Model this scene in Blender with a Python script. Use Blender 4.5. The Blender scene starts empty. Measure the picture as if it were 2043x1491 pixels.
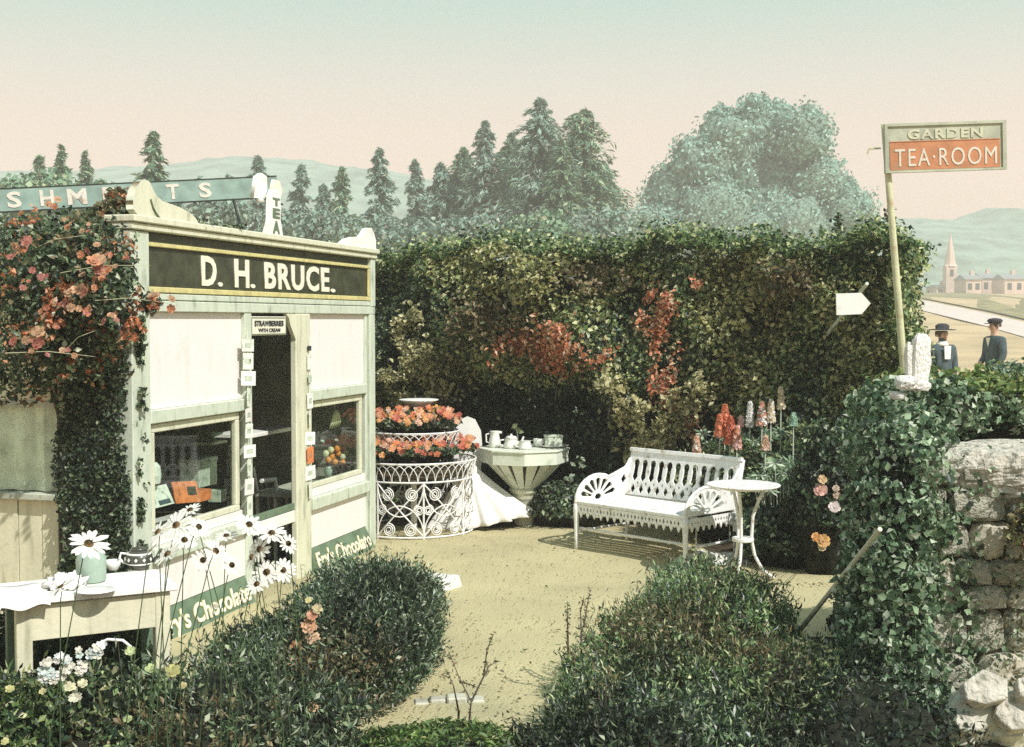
import bpy, bmesh, math, random
import numpy as np
from mathutils import Vector, Matrix
random.seed(7)
rng = np.random.default_rng(11)
R = math.radians
PI = math.pi
S = bpy.context.scene
C = S.collection

# ------------------------------------------------------------------ camera, world, sun, exposure
KY = 1.35                                                # depths below are given for a 1900 px lens and stretched by KY for the longer one
CAMZ, FPX = 2.0, 1900.0
PITCH = math.atan(106.2 / (FPX * KY))
cam_d = bpy.data.cameras.new('camera')
cam = bpy.data.objects.new('camera', cam_d); C.objects.link(cam)
cam.location = (0, 0, CAMZ); cam.rotation_euler = (R(90) - PITCH, 0, 0)
cam_d.sensor_width = 36; cam_d.lens = 36 * FPX * KY / 2043
cam_d.clip_end = 3000; cam_d.clip_start = 0.05
S.camera = cam

SUN = Vector((0.47, -0.52, 0.73)).normalized()          # direction towards the sun
world = bpy.data.worlds.new('World'); S.world = world; world.use_nodes = True
nt = world.node_tree; nt.nodes.clear()
def N(t, k, **kw):
    n = t.nodes.new(k)
    for a, b in kw.items(): setattr(n, a, b)
    return n
sky = N(nt, 'ShaderNodeTexSky', sky_type='NISHITA'); sky.sun_disc = False
sky.sun_elevation = math.asin(SUN.z); sky.sun_rotation = math.atan2(SUN.x, SUN.y)
sky.dust_density = 3.0; sky.air_density = 1.0
bg1 = N(nt, 'ShaderNodeBackground'); bg1.inputs[1].default_value = 0.10
nt.links.new(sky.outputs[0], bg1.inputs[0])
tc = N(nt, 'ShaderNodeTexCoord'); sx = N(nt, 'ShaderNodeSeparateXYZ')
nt.links.new(tc.outputs['Generated'], sx.inputs[0])
cr = N(nt, 'ShaderNodeValToRGB'); nt.links.new(sx.outputs[2], cr.inputs[0])
el = cr.color_ramp.elements
el[0].position = 0.0; el[0].color = (1.12, 0.70, 0.50, 1)
el[1].position = 1.0; el[1].color = (0.36, 0.58, 0.66, 1)
for p, c in ((0.11, (1.15, 0.71, 0.55, 1)), (0.145, (1.02, 0.73, 0.60, 1)), (0.18, (0.82, 0.75, 0.65, 1)), (0.235, (0.50, 0.72, 0.64, 1))):
    e = el.new(p); e.color = c
bg2 = N(nt, 'ShaderNodeBackground'); bg2.inputs[1].default_value = 0.86
nt.links.new(cr.outputs[0], bg2.inputs[0])
mx = N(nt, 'ShaderNodeMixShader'); mx.inputs[0].default_value = 0.9
nt.links.new(bg1.outputs[0], mx.inputs[1]); nt.links.new(bg2.outputs[0], mx.inputs[2])
wo = N(nt, 'ShaderNodeOutputWorld'); nt.links.new(mx.outputs[0], wo.inputs[0])
sun_d = bpy.data.lights.new('sun', 'SUN'); sun_d.energy = 4.6; sun_d.angle = R(0.5); sun_d.color = (1.0, 0.965, 0.925)
sun = bpy.data.objects.new('sun', sun_d); C.objects.link(sun)
sun.rotation_euler = SUN.to_track_quat('Z', 'Y').to_euler()
S.view_settings.view_transform = 'Standard'; S.view_settings.look = 'None'
S.view_settings.exposure = 0.16; S.view_settings.gamma = 1.0; S.view_settings.use_curve_mapping = False
S.cycles.use_denoising = False
S.cycles.max_bounces = 6; S.cycles.diffuse_bounces = 3; S.cycles.transparent_max_bounces = 8
S.cycles.volume_bounces = 1; S.cycles.volume_step_rate = 5
S.cycles.sample_clamp_indirect = 4

# ------------------------------------------------------------------ measuring helpers (photograph pixel -> point in the place)
_F = Vector((0, math.cos(PITCH), -math.sin(PITCH))); _U = Vector((0, math.sin(PITCH), math.cos(PITCH)))
CAM = Vector((0, 0, CAMZ))
def ray(px, py): return _F + Vector((1, 0, 0)) * ((px - 1021.5) / (FPX * KY)) + _U * ((745.5 - py) / (FPX * KY))
def at(px, py, Y):
    d = ray(px, py); return CAM + d * (Y * KY / d.y)
def G(px, py, z=0.0):
    d = ray(px, py); return CAM + d * ((z - CAMZ) / d.z)

# ------------------------------------------------------------------ materials
def mat(name, col, rough=0.6, var=0.12, scale=12, bump=0.15, bscale=60, spec=0.4, stain=None, metallic=0, streak=None, bdist=0.01):
    m = bpy.data.materials.new(name); m.use_nodes = True; t = m.node_tree
    b = t.nodes['Principled BSDF']; b.inputs['Roughness'].default_value = rough
    b.inputs['Specular IOR Level'].default_value = spec; b.inputs['Metallic'].default_value = metallic
    co = N(t, 'ShaderNodeTexCoord')
    no = N(t, 'ShaderNodeTexNoise'); no.inputs['Scale'].default_value = scale; no.inputs['Detail'].default_value = 6
    if streak:
        mp = N(t, 'ShaderNodeMapping'); mp.inputs['Scale'].default_value = streak; t.links.new(co.outputs['Object'], mp.inputs['Vector']); t.links.new(mp.outputs[0], no.inputs['Vector'])
    else: t.links.new(co.outputs['Object'], no.inputs['Vector'])
    r = N(t, 'ShaderNodeValToRGB'); t.links.new(no.outputs[0], r.inputs[0])
    c = Vector(col[:3]); lo = c * (1 - var * 1.6); hi = c * (1 + var)
    if stain: lo = Vector(stain)
    r.color_ramp.elements[0].position = 0.3; r.color_ramp.elements[0].color = (*lo, 1)
    r.color_ramp.elements[1].position = 0.62; r.color_ramp.elements[1].color = (*hi, 1)
    if stain:
        r.color_ramp.elements[0].position = 0.27
        e = r.color_ramp.elements.new(0.42); e.color = (*c, 1)
    t.links.new(r.outputs[0], b.inputs['Base Color'])
    n2 = N(t, 'ShaderNodeTexNoise'); n2.inputs['Scale'].default_value = bscale; n2.inputs['Detail'].default_value = 4
    t.links.new(co.outputs['Object'], n2.inputs['Vector'])
    bu = N(t, 'ShaderNodeBump'); bu.inputs['Strength'].default_value = bump; bu.inputs['Distance'].default_value = bdist
    t.links.new(n2.outputs[0], bu.inputs['Height']); t.links.new(bu.outputs[0], b.inputs['Normal'])
    return m
def leafmat(name, rough=0.5, trans=0.25, spec=0.4):
    m = bpy.data.materials.new(name); m.use_nodes = True; t = m.node_tree
    b = t.nodes['Principled BSDF']; b.inputs['Roughness'].default_value = rough; b.inputs['Specular IOR Level'].default_value = spec
    a = N(t, 'ShaderNodeAttribute'); a.attribute_name = 'Col'
    t.links.new(a.outputs['Color'], b.inputs['Base Color'])
    tr = N(t, 'ShaderNodeBsdfTranslucent'); t.links.new(a.outputs['Color'], tr.inputs['Color'])
    mi = N(t, 'ShaderNodeMixShader'); mi.inputs[0].default_value = trans
    o = [n for n in t.nodes if n.type == 'OUTPUT_MATERIAL'][0]
    t.links.new(b.outputs[0], mi.inputs[1]); t.links.new(tr.outputs[0], mi.inputs[2]); t.links.new(mi.outputs[0], o.inputs['Surface'])
    return m
def glassmat():
    m = bpy.data.materials.new('window_glass'); m.use_nodes = True; t = m.node_tree; t.nodes.clear()
    g = N(t, 'ShaderNodeBsdfGlossy'); g.inputs['Roughness'].default_value = 0.03
    tr = N(t, 'ShaderNodeBsdfTransparent'); tr.inputs[0].default_value = (0.93, 0.96, 0.94, 1)
    lw = N(t, 'ShaderNodeLayerWeight'); lw.inputs[0].default_value = .5; pw_ = N(t, 'ShaderNodeMath', operation='POWER'); pw_.inputs[1].default_value = 4
    f = N(t, 'ShaderNodeMath', operation='MULTIPLY_ADD'); f.inputs[1].default_value = .35; f.inputs[2].default_value = .03
    t.links.new(lw.outputs['Facing'], pw_.inputs[0]); t.links.new(pw_.outputs[0], f.inputs[0]); mi = N(t, 'ShaderNodeMixShader'); o = N(t, 'ShaderNodeOutputMaterial')
    t.links.new(f.outputs[0], mi.inputs[0]); t.links.new(tr.outputs[0], mi.inputs[1]); t.links.new(g.outputs[0], mi.inputs[2])
    t.links.new(mi.outputs[0], o.inputs[0]); return m
M = dict(
    cream=mat('cream_paint', (0.62, 0.62, 0.47), 0.55, 0.10, 7, 0.2, 40, stain=(0.40, 0.42, 0.28), streak=(2.2, 2.2, .5)),
    pale=mat('pinkish_white_panel', (0.80, 0.75, 0.72), 0.6, 0.03, 5, 0.15, 60, stain=(0.73, 0.69, 0.64), streak=(2.2, 2.2, .5)),
    sage=mat('sage_green_paint', (0.53, 0.58, 0.47), 0.55, 0.12, 9, 0.2, 50, stain=(0.33, 0.38, 0.29), streak=(2, 2, .6)),
    green=mat('dull_green_paint', (0.13, 0.19, 0.12), 0.55, 0.15, 9, 0.2, 50),
    palegreen=mat('pale_green_paint', (0.66, 0.70, 0.58), 0.55, 0.10, 9, 0.2, 50, stain=(0.46, 0.52, 0.40)),
    teal=mat('teal_sign_paint', (0.24, 0.34, 0.29), 0.6, 0.15, 8, 0.2, 50),
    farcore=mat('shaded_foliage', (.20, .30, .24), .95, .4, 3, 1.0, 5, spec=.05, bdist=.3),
    fascia=mat('dark_fascia_paint', (0.050, 0.055, 0.032), 0.45, 0.3, 8, 0.15, 60),
    gold=mat('yellow_moulding', (0.60, 0.54, 0.24), 0.5, 0.12, 20, 0.15, 60),
    wornletter=mat('worn_white_lettering', (0.62, 0.59, 0.50), 0.7, 0.1, 14, 0.2, 60, stain=(0.50, 0.34, 0.22)),
    olive=mat('faded_olive_lettering', (0.55, 0.55, 0.40), 0.7, 0.12, 9, 0.2, 60),
    letter=mat('cream_lettering', (0.78, 0.76, 0.62), 0.5, 0.06, 20, 0.1, 60),
    white=mat('white_paint', (0.80, 0.79, 0.74), 0.45, 0.05, 10, 0.15, 70, stain=(0.62, 0.60, 0.50)),
    white2=mat('white_iron_paint', (0.80, 0.79, 0.76), 0.5, 0.06, 16, 0.25, 90, stain=(0.44, 0.37, 0.27)),
    greywood=mat('weathered_wood', (0.40, 0.42, 0.34), 0.75, 0.2, 6, 0.4, 30),
    board=mat('cream_boards', (0.62, 0.59, 0.43), 0.65, 0.12, 5, 0.3, 30, stain=(0.38, 0.37, 0.25), streak=(3, 3, .4)),
    black=mat('blackened_iron', (0.02, 0.025, 0.02), 0.5, 0.3, 12, 0.2, 60),
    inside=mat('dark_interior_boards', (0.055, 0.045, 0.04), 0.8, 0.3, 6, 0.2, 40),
    ink=mat('black_ink', (0.03, 0.035, 0.035), 0.6, 0.2, 20, 0.0, 60),
    paper=mat('card_paper', (0.66, 0.70, 0.60), 0.7, 0.18, 30, 0.1, 90, stain=(0.25, 0.30, 0.26)),
    redcard=mat('orange_card', (0.62, 0.20, 0.07), 0.6, 0.3, 18, 0.1, 90, stain=(0.12, 0.04, 0.03)),
    tin=mat('patterned_tin', (0.42, 0.48, 0.38), 0.6, 0.3, 25, 0.1, 90, stain=(0.12, 0.16, 0.13)),
    cloth=mat('white_cloth', (0.80, 0.77, 0.72), 0.85, 0.04, 8, 0.2, 60),
    curtain=mat('grey_curtain', (0.70, 0.72, 0.60), 0.85, 0.25, 9, 0.2, 60, stain=(0.34, 0.37, 0.28)),
    china=mat('white_china', (0.80, 0.80, 0.74), 0.25, 0.03, 10, 0.0, 60, spec=0.6),
    pot=mat('dark_glazed_earthenware', (0.06, 0.06, 0.045), 0.3, 0.3, 20, 0.1, 60, spec=0.6),
    jar=mat('grey_green_glass', (0.34, 0.44, 0.36), 0.3, 0.1, 10, 0.0, 60, spec=0.6),
    orange=mat('orange_peel', (0.70, 0.26, 0.04), 0.5, 0.15, 30, 0.2, 90),
    banana=mat('pale_yellow_fruit', (0.62, 0.62, 0.38), 0.55, 0.15, 12, 0.1, 60),
    rust=mat('rusty_red_paint', (0.45, 0.20, 0.10), 0.8, 0.25, 7, 0.4, 30, stain=(0.36, 0.27, 0.17)),
    signgreen=mat('faded_green_sign', (0.42, 0.44, 0.34), 0.7, 0.2, 5, 0.3, 40),
    polewood=mat('pole_wood', (0.50, 0.50, 0.32), 0.7, 0.15, 8, 0.3, 40, stain=(0.40, 0.22, 0.10)),
    trunk=mat('tree_bark', (0.10, 0.08, 0.06), 0.9, 0.3, 8, 0.5, 20),
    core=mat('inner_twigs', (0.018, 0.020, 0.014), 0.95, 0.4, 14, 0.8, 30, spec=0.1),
    soil=mat('garden_soil', (0.07, 0.055, 0.035), 0.95, 0.35, 14, 0.8, 50, spec=0.1),
    stone=mat('pale_stone', (0.52, 0.48, 0.38), 0.85, 0.16, 7, 0.7, 28, stain=(0.22, 0.22, 0.15)),
    stonew=mat('whitewashed_stone', (0.70, 0.68, 0.62), 0.85, 0.10, 20, 0.9, 34, stain=(0.38, 0.38, 0.28), bdist=.02),
    stonedark=mat('mossy_stone', (0.40, 0.39, 0.31), 0.9, 0.35, 4, 1.0, 9, stain=(0.12, 0.13, 0.08), bdist=.03),
    roughstone=mat('mottled_grey_stone', (0.46, 0.43, 0.36), 0.95, 0.25, 16, 1.0, 26, stain=(0.16, 0.17, 0.11), bdist=.04),
    mortar=mat('earthy_mortar', (0.12, 0.11, 0.07), 0.95, 0.3, 12, 0.8, 30),
    leaf=leafmat('leaf', .45, .38, .5), petal=leafmat('petal', 0.6, 0.3), far=leafmat('distant_foliage', 0.8, 0.2, 0.1),
    skin=mat('skin', (0.52, 0.34, 0.24), 0.6, 0.05), jacket=mat('blue_grey_cloth', (0.06, 0.09, 0.10), 0.9, 0.2),
    glass=glassmat(), house=mat('pinkish_harl', (0.66, 0.50, 0.42), 0.9, 0.08, 0.4, 0.1, 4), slate=mat('grey_slate', (0.28, 0.30, 0.30), 0.8, 0.1, 1, 0.1, 4),
    pane=mat('dark_pane', (0.06, 0.07, 0.08), 0.3, 0.1),
)
M['stem'] = mat('dark_green_stem', (.05, .09, .035), .7)
# ------------------------------------------------------------------ mesh helpers
class MB:
    def __init__(s): s.v = []; s.f = []; s.i = []
    def add(s, vs, fs, mi=0):
        n = len(s.v); s.v += [tuple(v) for v in vs]; s.f += [tuple(n + k for k in f) for f in fs]; s.i += [mi] * len(fs); return s
    def box(s, x0, x1, y0, y1, z0, z1, mi=0, T=None):
        vs = [Vector((x, y, z)) for z in (z0, z1) for x, y in ((x0, y0), (x1, y0), (x1, y1), (x0, y1))]
        if T is not None: vs = [T @ v for v in vs]
        return s.add(vs, [(3, 2, 1, 0), (4, 5, 6, 7), (0, 1, 5, 4), (1, 2, 6, 5), (2, 3, 7, 6), (3, 0, 4, 7)], mi)
    def tube(s, pts, r, n=6, mi=0, close=False):
        pts = [Vector(p) for p in pts]; k = len(pts); rr = r if hasattr(r, '__len__') else [r] * k
        vs = []; up = None
        for i, p in enumerate(pts):
            d = (pts[min(i + 1, k - 1)] - pts[max(i - 1, 0)])
            if close: d = pts[(i + 1) % k] - pts[i - 1]
            d = d.normalized() if d.length > 1e-9 else Vector((0, 0, 1))
            if up is None: up = Vector((0, 0, 1)) if abs(d.z) < 0.9 else Vector((1, 0, 0))
            a = d.cross(up); a = a.normalized() if a.length > 1e-6 else d.orthogonal().normalized()
            b = d.cross(a).normalized(); up = -b if b.dot(up) < 0 else b
            a = d.cross(up).normalized()
            for j in range(n):
                t = 2 * PI * j / n; vs.append(p + (a * math.cos(t) + up * math.sin(t)) * rr[i])
        fs = []
        for i in range(k if close else k - 1):
            for j in range(n):
                q = (i + 1) % k
                fs.append((i * n + j, i * n + (j + 1) % n, q * n + (j + 1) % n, q * n + j))
        if not close: fs += [tuple(range(n))[::-1], tuple((k - 1) * n + j for j in range(n))]
        return s.add(vs, fs, mi)
    def lathe(s, prof, n=20, c=(0, 0, 0), mi=0, T=None, a0=0, sx=1, sy=1):
        vs = []; k = len(prof)
        for r, z in prof:
            for j in range(n):
                t = 2 * PI * j / n + a0; v = Vector((c[0] + r * math.cos(t) * sx, c[1] + r * math.sin(t) * sy, c[2] + z))
                vs.append(T @ v if T is not None else v)
        fs = [(i * n + j, i * n + (j + 1) % n, (i + 1) * n + (j + 1) % n, (i + 1) * n + j) for i in range(k - 1) for j in range(n)]
        fs += [tuple(range(n))[::-1], tuple((k - 1) * n + j for j in range(n))]
        return s.add(vs, fs, mi)
    def prism(s, poly, T, d, mi=0):                    # polygon in local xy, extruded along z by d
        n = len(poly)
        vs = [T @ Vector((x, y, 0)) for x, y in poly] + [T @ Vector((x, y, d)) for x, y in poly]
        fs = [tuple(range(n))[::-1], tuple(range(n, 2 * n))] + [(i, (i + 1) % n, n + (i + 1) % n, n + i) for i in range(n)]
        return s.add(vs, fs, mi)
    def mesh(s, name, mats, smooth=False):
        me = bpy.data.meshes.new(name); me.from_pydata(s.v, [], s.f)
        for m in (mats if isinstance(mats, (list, tuple)) else [mats]): me.materials.append(m)
        me.polygons.foreach_set('material_index', s.i)
        if smooth: me.polygons.foreach_set('use_smooth', [True] * len(s.f))
        me.update(); return me
    def build(s, name, mats, parent=None, smooth=False, bevel=0):
        o = link(name, s.mesh(name, mats, smooth), parent)
        if bevel: bev(o, bevel)
        return o
def bev(o, w, seg=1):
    b = o.modifiers.new('bevel', 'BEVEL'); b.width = w; b.segments = seg; b.limit_method = 'ANGLE'; b.angle_limit = R(40)
def link(name, me, parent=None):
    o = bpy.data.objects.new(name, me); C.objects.link(o)
    if parent is not None: o.parent = parent
    return o
def tag(o, label=None, cat=None, group=None, kind=None):
    if label: o['label'] = label
    if cat: o['category'] = cat
    if group: o['group'] = group
    if kind: o['kind'] = kind
    return o
def thing(name, label, cat, loc=(0, 0, 0), rz=0, group=None):
    o = bpy.data.objects.new(name, None); C.objects.link(o); o.location = loc; o.rotation_euler = (0, 0, rz); o.empty_display_size = 0.1
    return tag(o, label, cat, group)
def copy_tree(o, parent=None):
    c = o.copy(); C.objects.link(c); c.parent = parent
    for ch in list(o.children): copy_tree(ch, c)
    return c
def frame(o, x, y):                                     # matrix with origin o and axes x, y, x cross y
    x = Vector(x).normalized(); y = Vector(y); y = (y - x * y.dot(x)).normalized(); z = x.cross(y)
    m = Matrix.Identity(4)
    for i in range(3): m[i][0], m[i][1], m[i][2], m[i][3] = x[i], y[i], z[i], o[i]
    return m
def from_curve(cu, name):
    o = bpy.data.objects.new('tmp', cu); C.objects.link(o)
    dg = bpy.context.evaluated_depsgraph_get(); dg.update()
    me = bpy.data.meshes.new_from_object(o.evaluated_get(dg)); me.name = name
    bpy.data.objects.remove(o); return me
def text(name, body, w, h, m, parent, T, depth=0.004, bold=0.02, shear=0.0, spacing=1.0):
    cu = bpy.data.curves.new(name, 'FONT'); cu.body = body; cu.size = 1; cu.offset = bold; cu.shear = shear; cu.space_character = spacing
    cu.extrude = 0.5; cu.resolution_u = 3
    me = from_curve(cu, name)
    co = np.empty(len(me.vertices) * 3); me.vertices.foreach_get('co', co); co = co.reshape(-1, 3)
    mn, mxx = co.min(0), co.max(0)
    co = (co - mn) / (mxx - mn) * np.array([w, h, depth])
    me.vertices.foreach_set('co', co.ravel()); me.transform(T); me.materials.clear(); me.materials.append(m); me.update()
    return link(name, me, parent)
def plate(name, outer, holes, T, depth, m, parent):      # a flat sheet with pierced holes and a real thickness
    cu = bpy.data.curves.new(name, 'CURVE'); cu.dimensions = '2D'; cu.fill_mode = 'BOTH'; cu.extrude = depth / 2
    for poly in [outer] + holes:
        sp = cu.splines.new('POLY'); sp.points.add(len(poly) - 1)
        for p, (x, y) in zip(sp.points, poly): p.co = (x, y, 0, 1)
        sp.use_cyclic_u = True
    me = from_curve(cu, name); me.transform(T @ Matrix.Translation((0, 0, depth / 2))); me.materials.clear(); me.materials.append(m)
    return link(name, me, parent)
# ------------------------------------------------------------------ foliage helpers
def wob(P, f, seed, octs=3):
    r = np.random.default_rng(seed); out = np.zeros(len(P)); a = 1; tot = 0
    for o in range(octs):
        for k in range(3):
            d = r.normal(size=3); d /= np.linalg.norm(d); out += a * np.sin(P @ d * f * (1.9 ** o) * 2 * PI + r.uniform(0, 6.28))
        tot += a * 1.7; a *= 0.6
    return out / tot
def unit(v): return v / np.maximum(np.linalg.norm(v, axis=1, keepdims=True), 1e-9)
def leaves(name, P, Nn, size, cols, m, parent=None, aspect=0.6, jit=0.8, fold=0.18, point=None):
    """one mesh of many small folded leaves; P points, Nn outward normals, size per leaf, cols (N,3)"""
    n = len(P)
    nn = unit(unit(Nn) + rng.normal(size=(n, 3)) * jit)
    t = rng.normal(size=(n, 3)) if point is None else point + rng.normal(size=(n, 3)) * 0.35
    t = unit(t - nn * (t * nn).sum(1, keepdims=True)); b = np.cross(nn, t)
    s = (size * rng.uniform(0.6, 1.3, n))[:, None]
    v = np.empty((n, 4, 3)); v[:, 0] = P - t * s * 0.5; v[:, 2] = P + t * s * 0.5
    v[:, 1] = P + b * s * aspect * 0.5 + nn * s * fold; v[:, 3] = P - b * s * aspect * 0.5 + nn * s * fold
    me = bpy.data.meshes.new(name); me.vertices.add(n * 4); me.vertices.foreach_set('co', v.ravel())
    me.loops.add(n * 6); me.polygons.add(n * 2)
    base = np.arange(n)[:, None] * 4
    idx = (base + np.array([0, 1, 2, 0, 2, 3])).ravel()
    me.loops.foreach_set('vertex_index', idx.astype(np.int32))
    me.polygons.foreach_set('loop_start', (np.arange(n * 2) * 3).astype(np.int32))
    a = me.color_attributes.new('Col', 'FLOAT_COLOR', 'POINT')
    cc = np.ones((n, 4, 4)); cc[:, :, :3] = np.clip(cols, 0.003, 0.95)[:, None, :]
    a.data.foreach_set('color', cc.ravel())
    me.materials.append(m); me.update(calc_edges=True); me.validate()
    return tag(link(name, me, parent), kind='stuff')
PAL = dict(
    hedge=[(.030, .060, .032), (.085, .155, .060), (.21, .31, .12), (.44, .51, .23), (.70, .70, .40)],
    dark=[(.022, .036, .022), (.045, .075, .040), (.10, .16, .075), (.25, .32, .17), (.52, .56, .40)],
    yellow=[(.12, .14, .05), (.30, .32, .12), (.52, .50, .22), (.70, .66, .38), (.05, .07, .03)],
    red=[(.66, .24, .12), (.74, .36, .19), (.34, .13, .07), (.72, .55, .38), (.09, .10, .05)],
    brown=[(.13, .11, .05), (.24, .18, .09), (.07, .09, .04), (.40, .32, .18), (.20, .24, .12)],
    ivy=[(.07, .13, .07), (.17, .27, .15), (.33, .45, .27), (.60, .66, .50), (.03, .05, .03)],
    bright=[(.08, .15, .04), (.13, .22, .06), (.22, .30, .09), (.05, .09, .03), (.36, .38, .14)],
    teal=[(.27, .45, .37), (.32, .52, .43), (.24, .40, .33), (.40, .56, .47), (.36, .45, .38)],  # pale teal puts extra haze into the huge tree's leaf colours
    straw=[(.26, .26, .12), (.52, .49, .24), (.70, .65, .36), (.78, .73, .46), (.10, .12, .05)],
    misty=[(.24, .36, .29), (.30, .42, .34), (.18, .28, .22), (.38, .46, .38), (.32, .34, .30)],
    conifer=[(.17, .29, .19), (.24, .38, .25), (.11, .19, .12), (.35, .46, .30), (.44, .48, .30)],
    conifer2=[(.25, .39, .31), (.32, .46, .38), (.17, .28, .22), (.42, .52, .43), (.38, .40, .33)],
)
def pal(name, n, w=None):
    w = w or (0.26, 0.26, 0.22, 0.16, 0.10)
    p = np.array(PAL[name]); k = rng.choice(5, n, p=np.array(w) / sum(w)); return p[k] * rng.uniform(0.75, 1.25, (n, 1))
def blobpts(c, r, n, seed, lump=0.16, f=1.2, shell=0.35, hemi=False, gap=-0.55, sq=2):
    d = unit(rng.normal(size=(n, 3))); d = d / (np.abs(d) ** sq).sum(1, keepdims=True) ** (1 / sq)
    if hemi: d[:, 2] = np.abs(d[:, 2]) * 1.05 - 0.05
    k = 1 + lump * wob(d, f, seed)
    k2 = 1 - shell * rng.random(n) ** 1.6
    keep = wob(d, f * 2.6, seed + 5) + rng.uniform(-0.4, 0.4, n) > gap
    P = d * (k * k2)[:, None] * np.array(r) + np.array(c)
    nn = unit(d / np.array(r))
    return P[keep], nn[keep]
def lumpy(c, r, seed, lump=0.14, f=1.2, seg=22, rings=12, hemi=False, scale=1.0, low=-1.0):
    mb = MB(); vs = []; fs = []
    for i in range(rings + 1):
        ph = -PI / 2 + PI * i / rings
        for j in range(seg): vs.append((math.cos(2 * PI * j / seg) * math.cos(ph), math.sin(2 * PI * j / seg) * math.cos(ph), math.sin(ph)))
    d = np.array(vs); k = (1 + lump * wob(d, f, seed)) * scale; P = d * k[:, None] * np.array(r) + np.array(c)
    if hemi: P[:, 2] = np.maximum(P[:, 2], low)
    for i in range(rings):
        for j in range(seg): fs.append((i * seg + j, i * seg + (j + 1) % seg, (i + 1) * seg + (j + 1) % seg, (i + 1) * seg + j))
    return mb.add(P, fs)
def bush(name, label, cat, c, r, n, size, palette, seed, group=None, hemi=True, extra=None, w=None, jit=0.8, aspect=0.6, lump=0.16, shell=0.35, twigs=0, sq=2, lobes=(), sprig=0.0, gap=-.55):
    """a plant of its own: dark inner twigs and the leaves around them; lobes = (dx, dy, dz, rx, ry, rz, n); sprig = share of upright narrow leaves"""
    c = (c[0], c[1] * KY, c[2]); r = (r[0], r[1] * KY, r[2])
    t = thing(name, label, cat, (c[0], c[1], 0), 0, group); PP = []; NN = []
    for k, (dx, dy, dz, rx, ry, rz_, nn_) in enumerate([(0, 0, c[2], r[0], r[1] / KY, r[2], n)] + list(lobes)):
        cz = (dx, dy * KY, dz); rr_ = (rx, ry * KY, rz_)
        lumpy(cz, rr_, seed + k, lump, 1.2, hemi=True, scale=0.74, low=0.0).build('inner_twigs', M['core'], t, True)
        a, b = blobpts(cz, rr_, nn_, seed + k, lump, shell=shell, hemi=hemi, sq=sq, gap=gap); PP.append(a); NN.append(b)
    P = np.vstack(PP); nn = np.vstack(NN)
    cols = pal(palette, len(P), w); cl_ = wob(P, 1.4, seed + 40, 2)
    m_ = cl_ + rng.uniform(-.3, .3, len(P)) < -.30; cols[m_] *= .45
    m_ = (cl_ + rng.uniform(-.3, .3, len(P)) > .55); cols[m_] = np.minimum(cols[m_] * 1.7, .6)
    if extra:                                            # (palette, local centre, radius)
        for pn, ec, er in extra:
            k = np.linalg.norm((P - np.array(ec) * (1, KY, 1)) / (np.array(er) * (1, KY, 1)), axis=1) < rng.uniform(0.2, 1.15, len(P)); cols[k] = pal(pn, k.sum())
    P[:, 2] = np.maximum(P[:, 2], 0.01)
    if twigs:
        mb = MB()
        for i in range(twigs):
            p = P[rng.integers(len(P))]
            dd = Vector((p[0], p[1], abs(p[2]) + .1)).normalized(); s0 = Vector(p)
            L = random.uniform(0.05, 0.16); e = s0 + dd * L * .6 + Vector((0, 0, L))
            mb.tube([s0 - dd * 0.1, s0 + dd * L * 0.4, e], [0.003, 0.002, 0.001], 4)
            for q in range(9):
                f = q / 8; pp = s0 + (e - s0) * f
                P = np.vstack([P, [pp + Vector((random.gauss(0, .010), random.gauss(0, .010), 0))]]); nn = np.vstack([nn, [0, 0, 1]])
        cols = np.vstack([cols, pal('brown' if twigs > 60 else palette, len(P) - len(cols))])
        tag(mb.build('twig', M['trunk'], t), kind='stuff')
    if sprig:
        k = rng.random(len(P)) < sprig; d = unit(nn + np.array([0, 0, .8])); Q = P[k] + d[k] * (rng.random(k.sum()) ** 3 * .09)[:, None]
        leaves('sprigs', Q, rng.normal(size=(k.sum(), 3)), size * 1.5, cols[k], M['leaf'], t, jit=.6, aspect=.22, fold=.08, point=d[k]); P, nn, cols = P[~k], nn[~k], cols[~k]
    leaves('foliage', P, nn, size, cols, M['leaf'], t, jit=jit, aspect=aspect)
    return t
def flowerhead(mb, cols, c, r, col, npet=8, layers=2, up=Vector((0, -0.5, 0.8))):
    up = Vector(up).normalized(); a = up.orthogonal().normalized(); b = up.cross(a)
    for L in range(layers):
        rr = r * (1 - 0.38 * L)
        for k in range(npet):
            t = 2 * PI * (k + 0.5 * L) / npet + random.uniform(-.12, .12)
            d = a * math.cos(t) + b * math.sin(t); s = up.cross(d)
            o = Vector(c) + up * (0.12 * r * L)
            cu = rr * random.uniform(.0, .45)
            vs = [o, o + d * rr * .5 + s * rr * .42 + up * rr * .12, o + d * rr * .95 + s * rr * .26 + up * cu, o + d * rr * .95 - s * rr * .26 + up * cu * .8, o + d * rr * .5 - s * rr * .42 + up * rr * .12]
            mb.add(vs, [(0, 1, 2), (0, 2, 3), (0, 3, 4)]); q = random.uniform(.6, 1.2); w_ = random.uniform(0, .14)
            cols += [[(x * (1 - w_) + .6 * w_) * q for x in col]] * 5
def color_build(mb, cols, name, m, parent=None):
    me = mb.mesh(name, m); a = me.color_attributes.new('Col', 'FLOAT_COLOR', 'POINT')
    cc = np.ones((len(cols), 4)); cc[:, :3] = np.clip(np.array(cols), 0, .95); a.data.foreach_set('color', cc.ravel())
    return link(name, me, parent)
def bloom(parent, c, r, col, npet=8, layers=2, up=(0, -.5, .8), name='blossom'):
    mb = MB(); cl = []; flowerhead(mb, cl, (0, 0, 0), r, col, npet, layers, up)
    o = color_build(mb, cl, name, M['petal'], parent); o.location = c; return o

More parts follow.
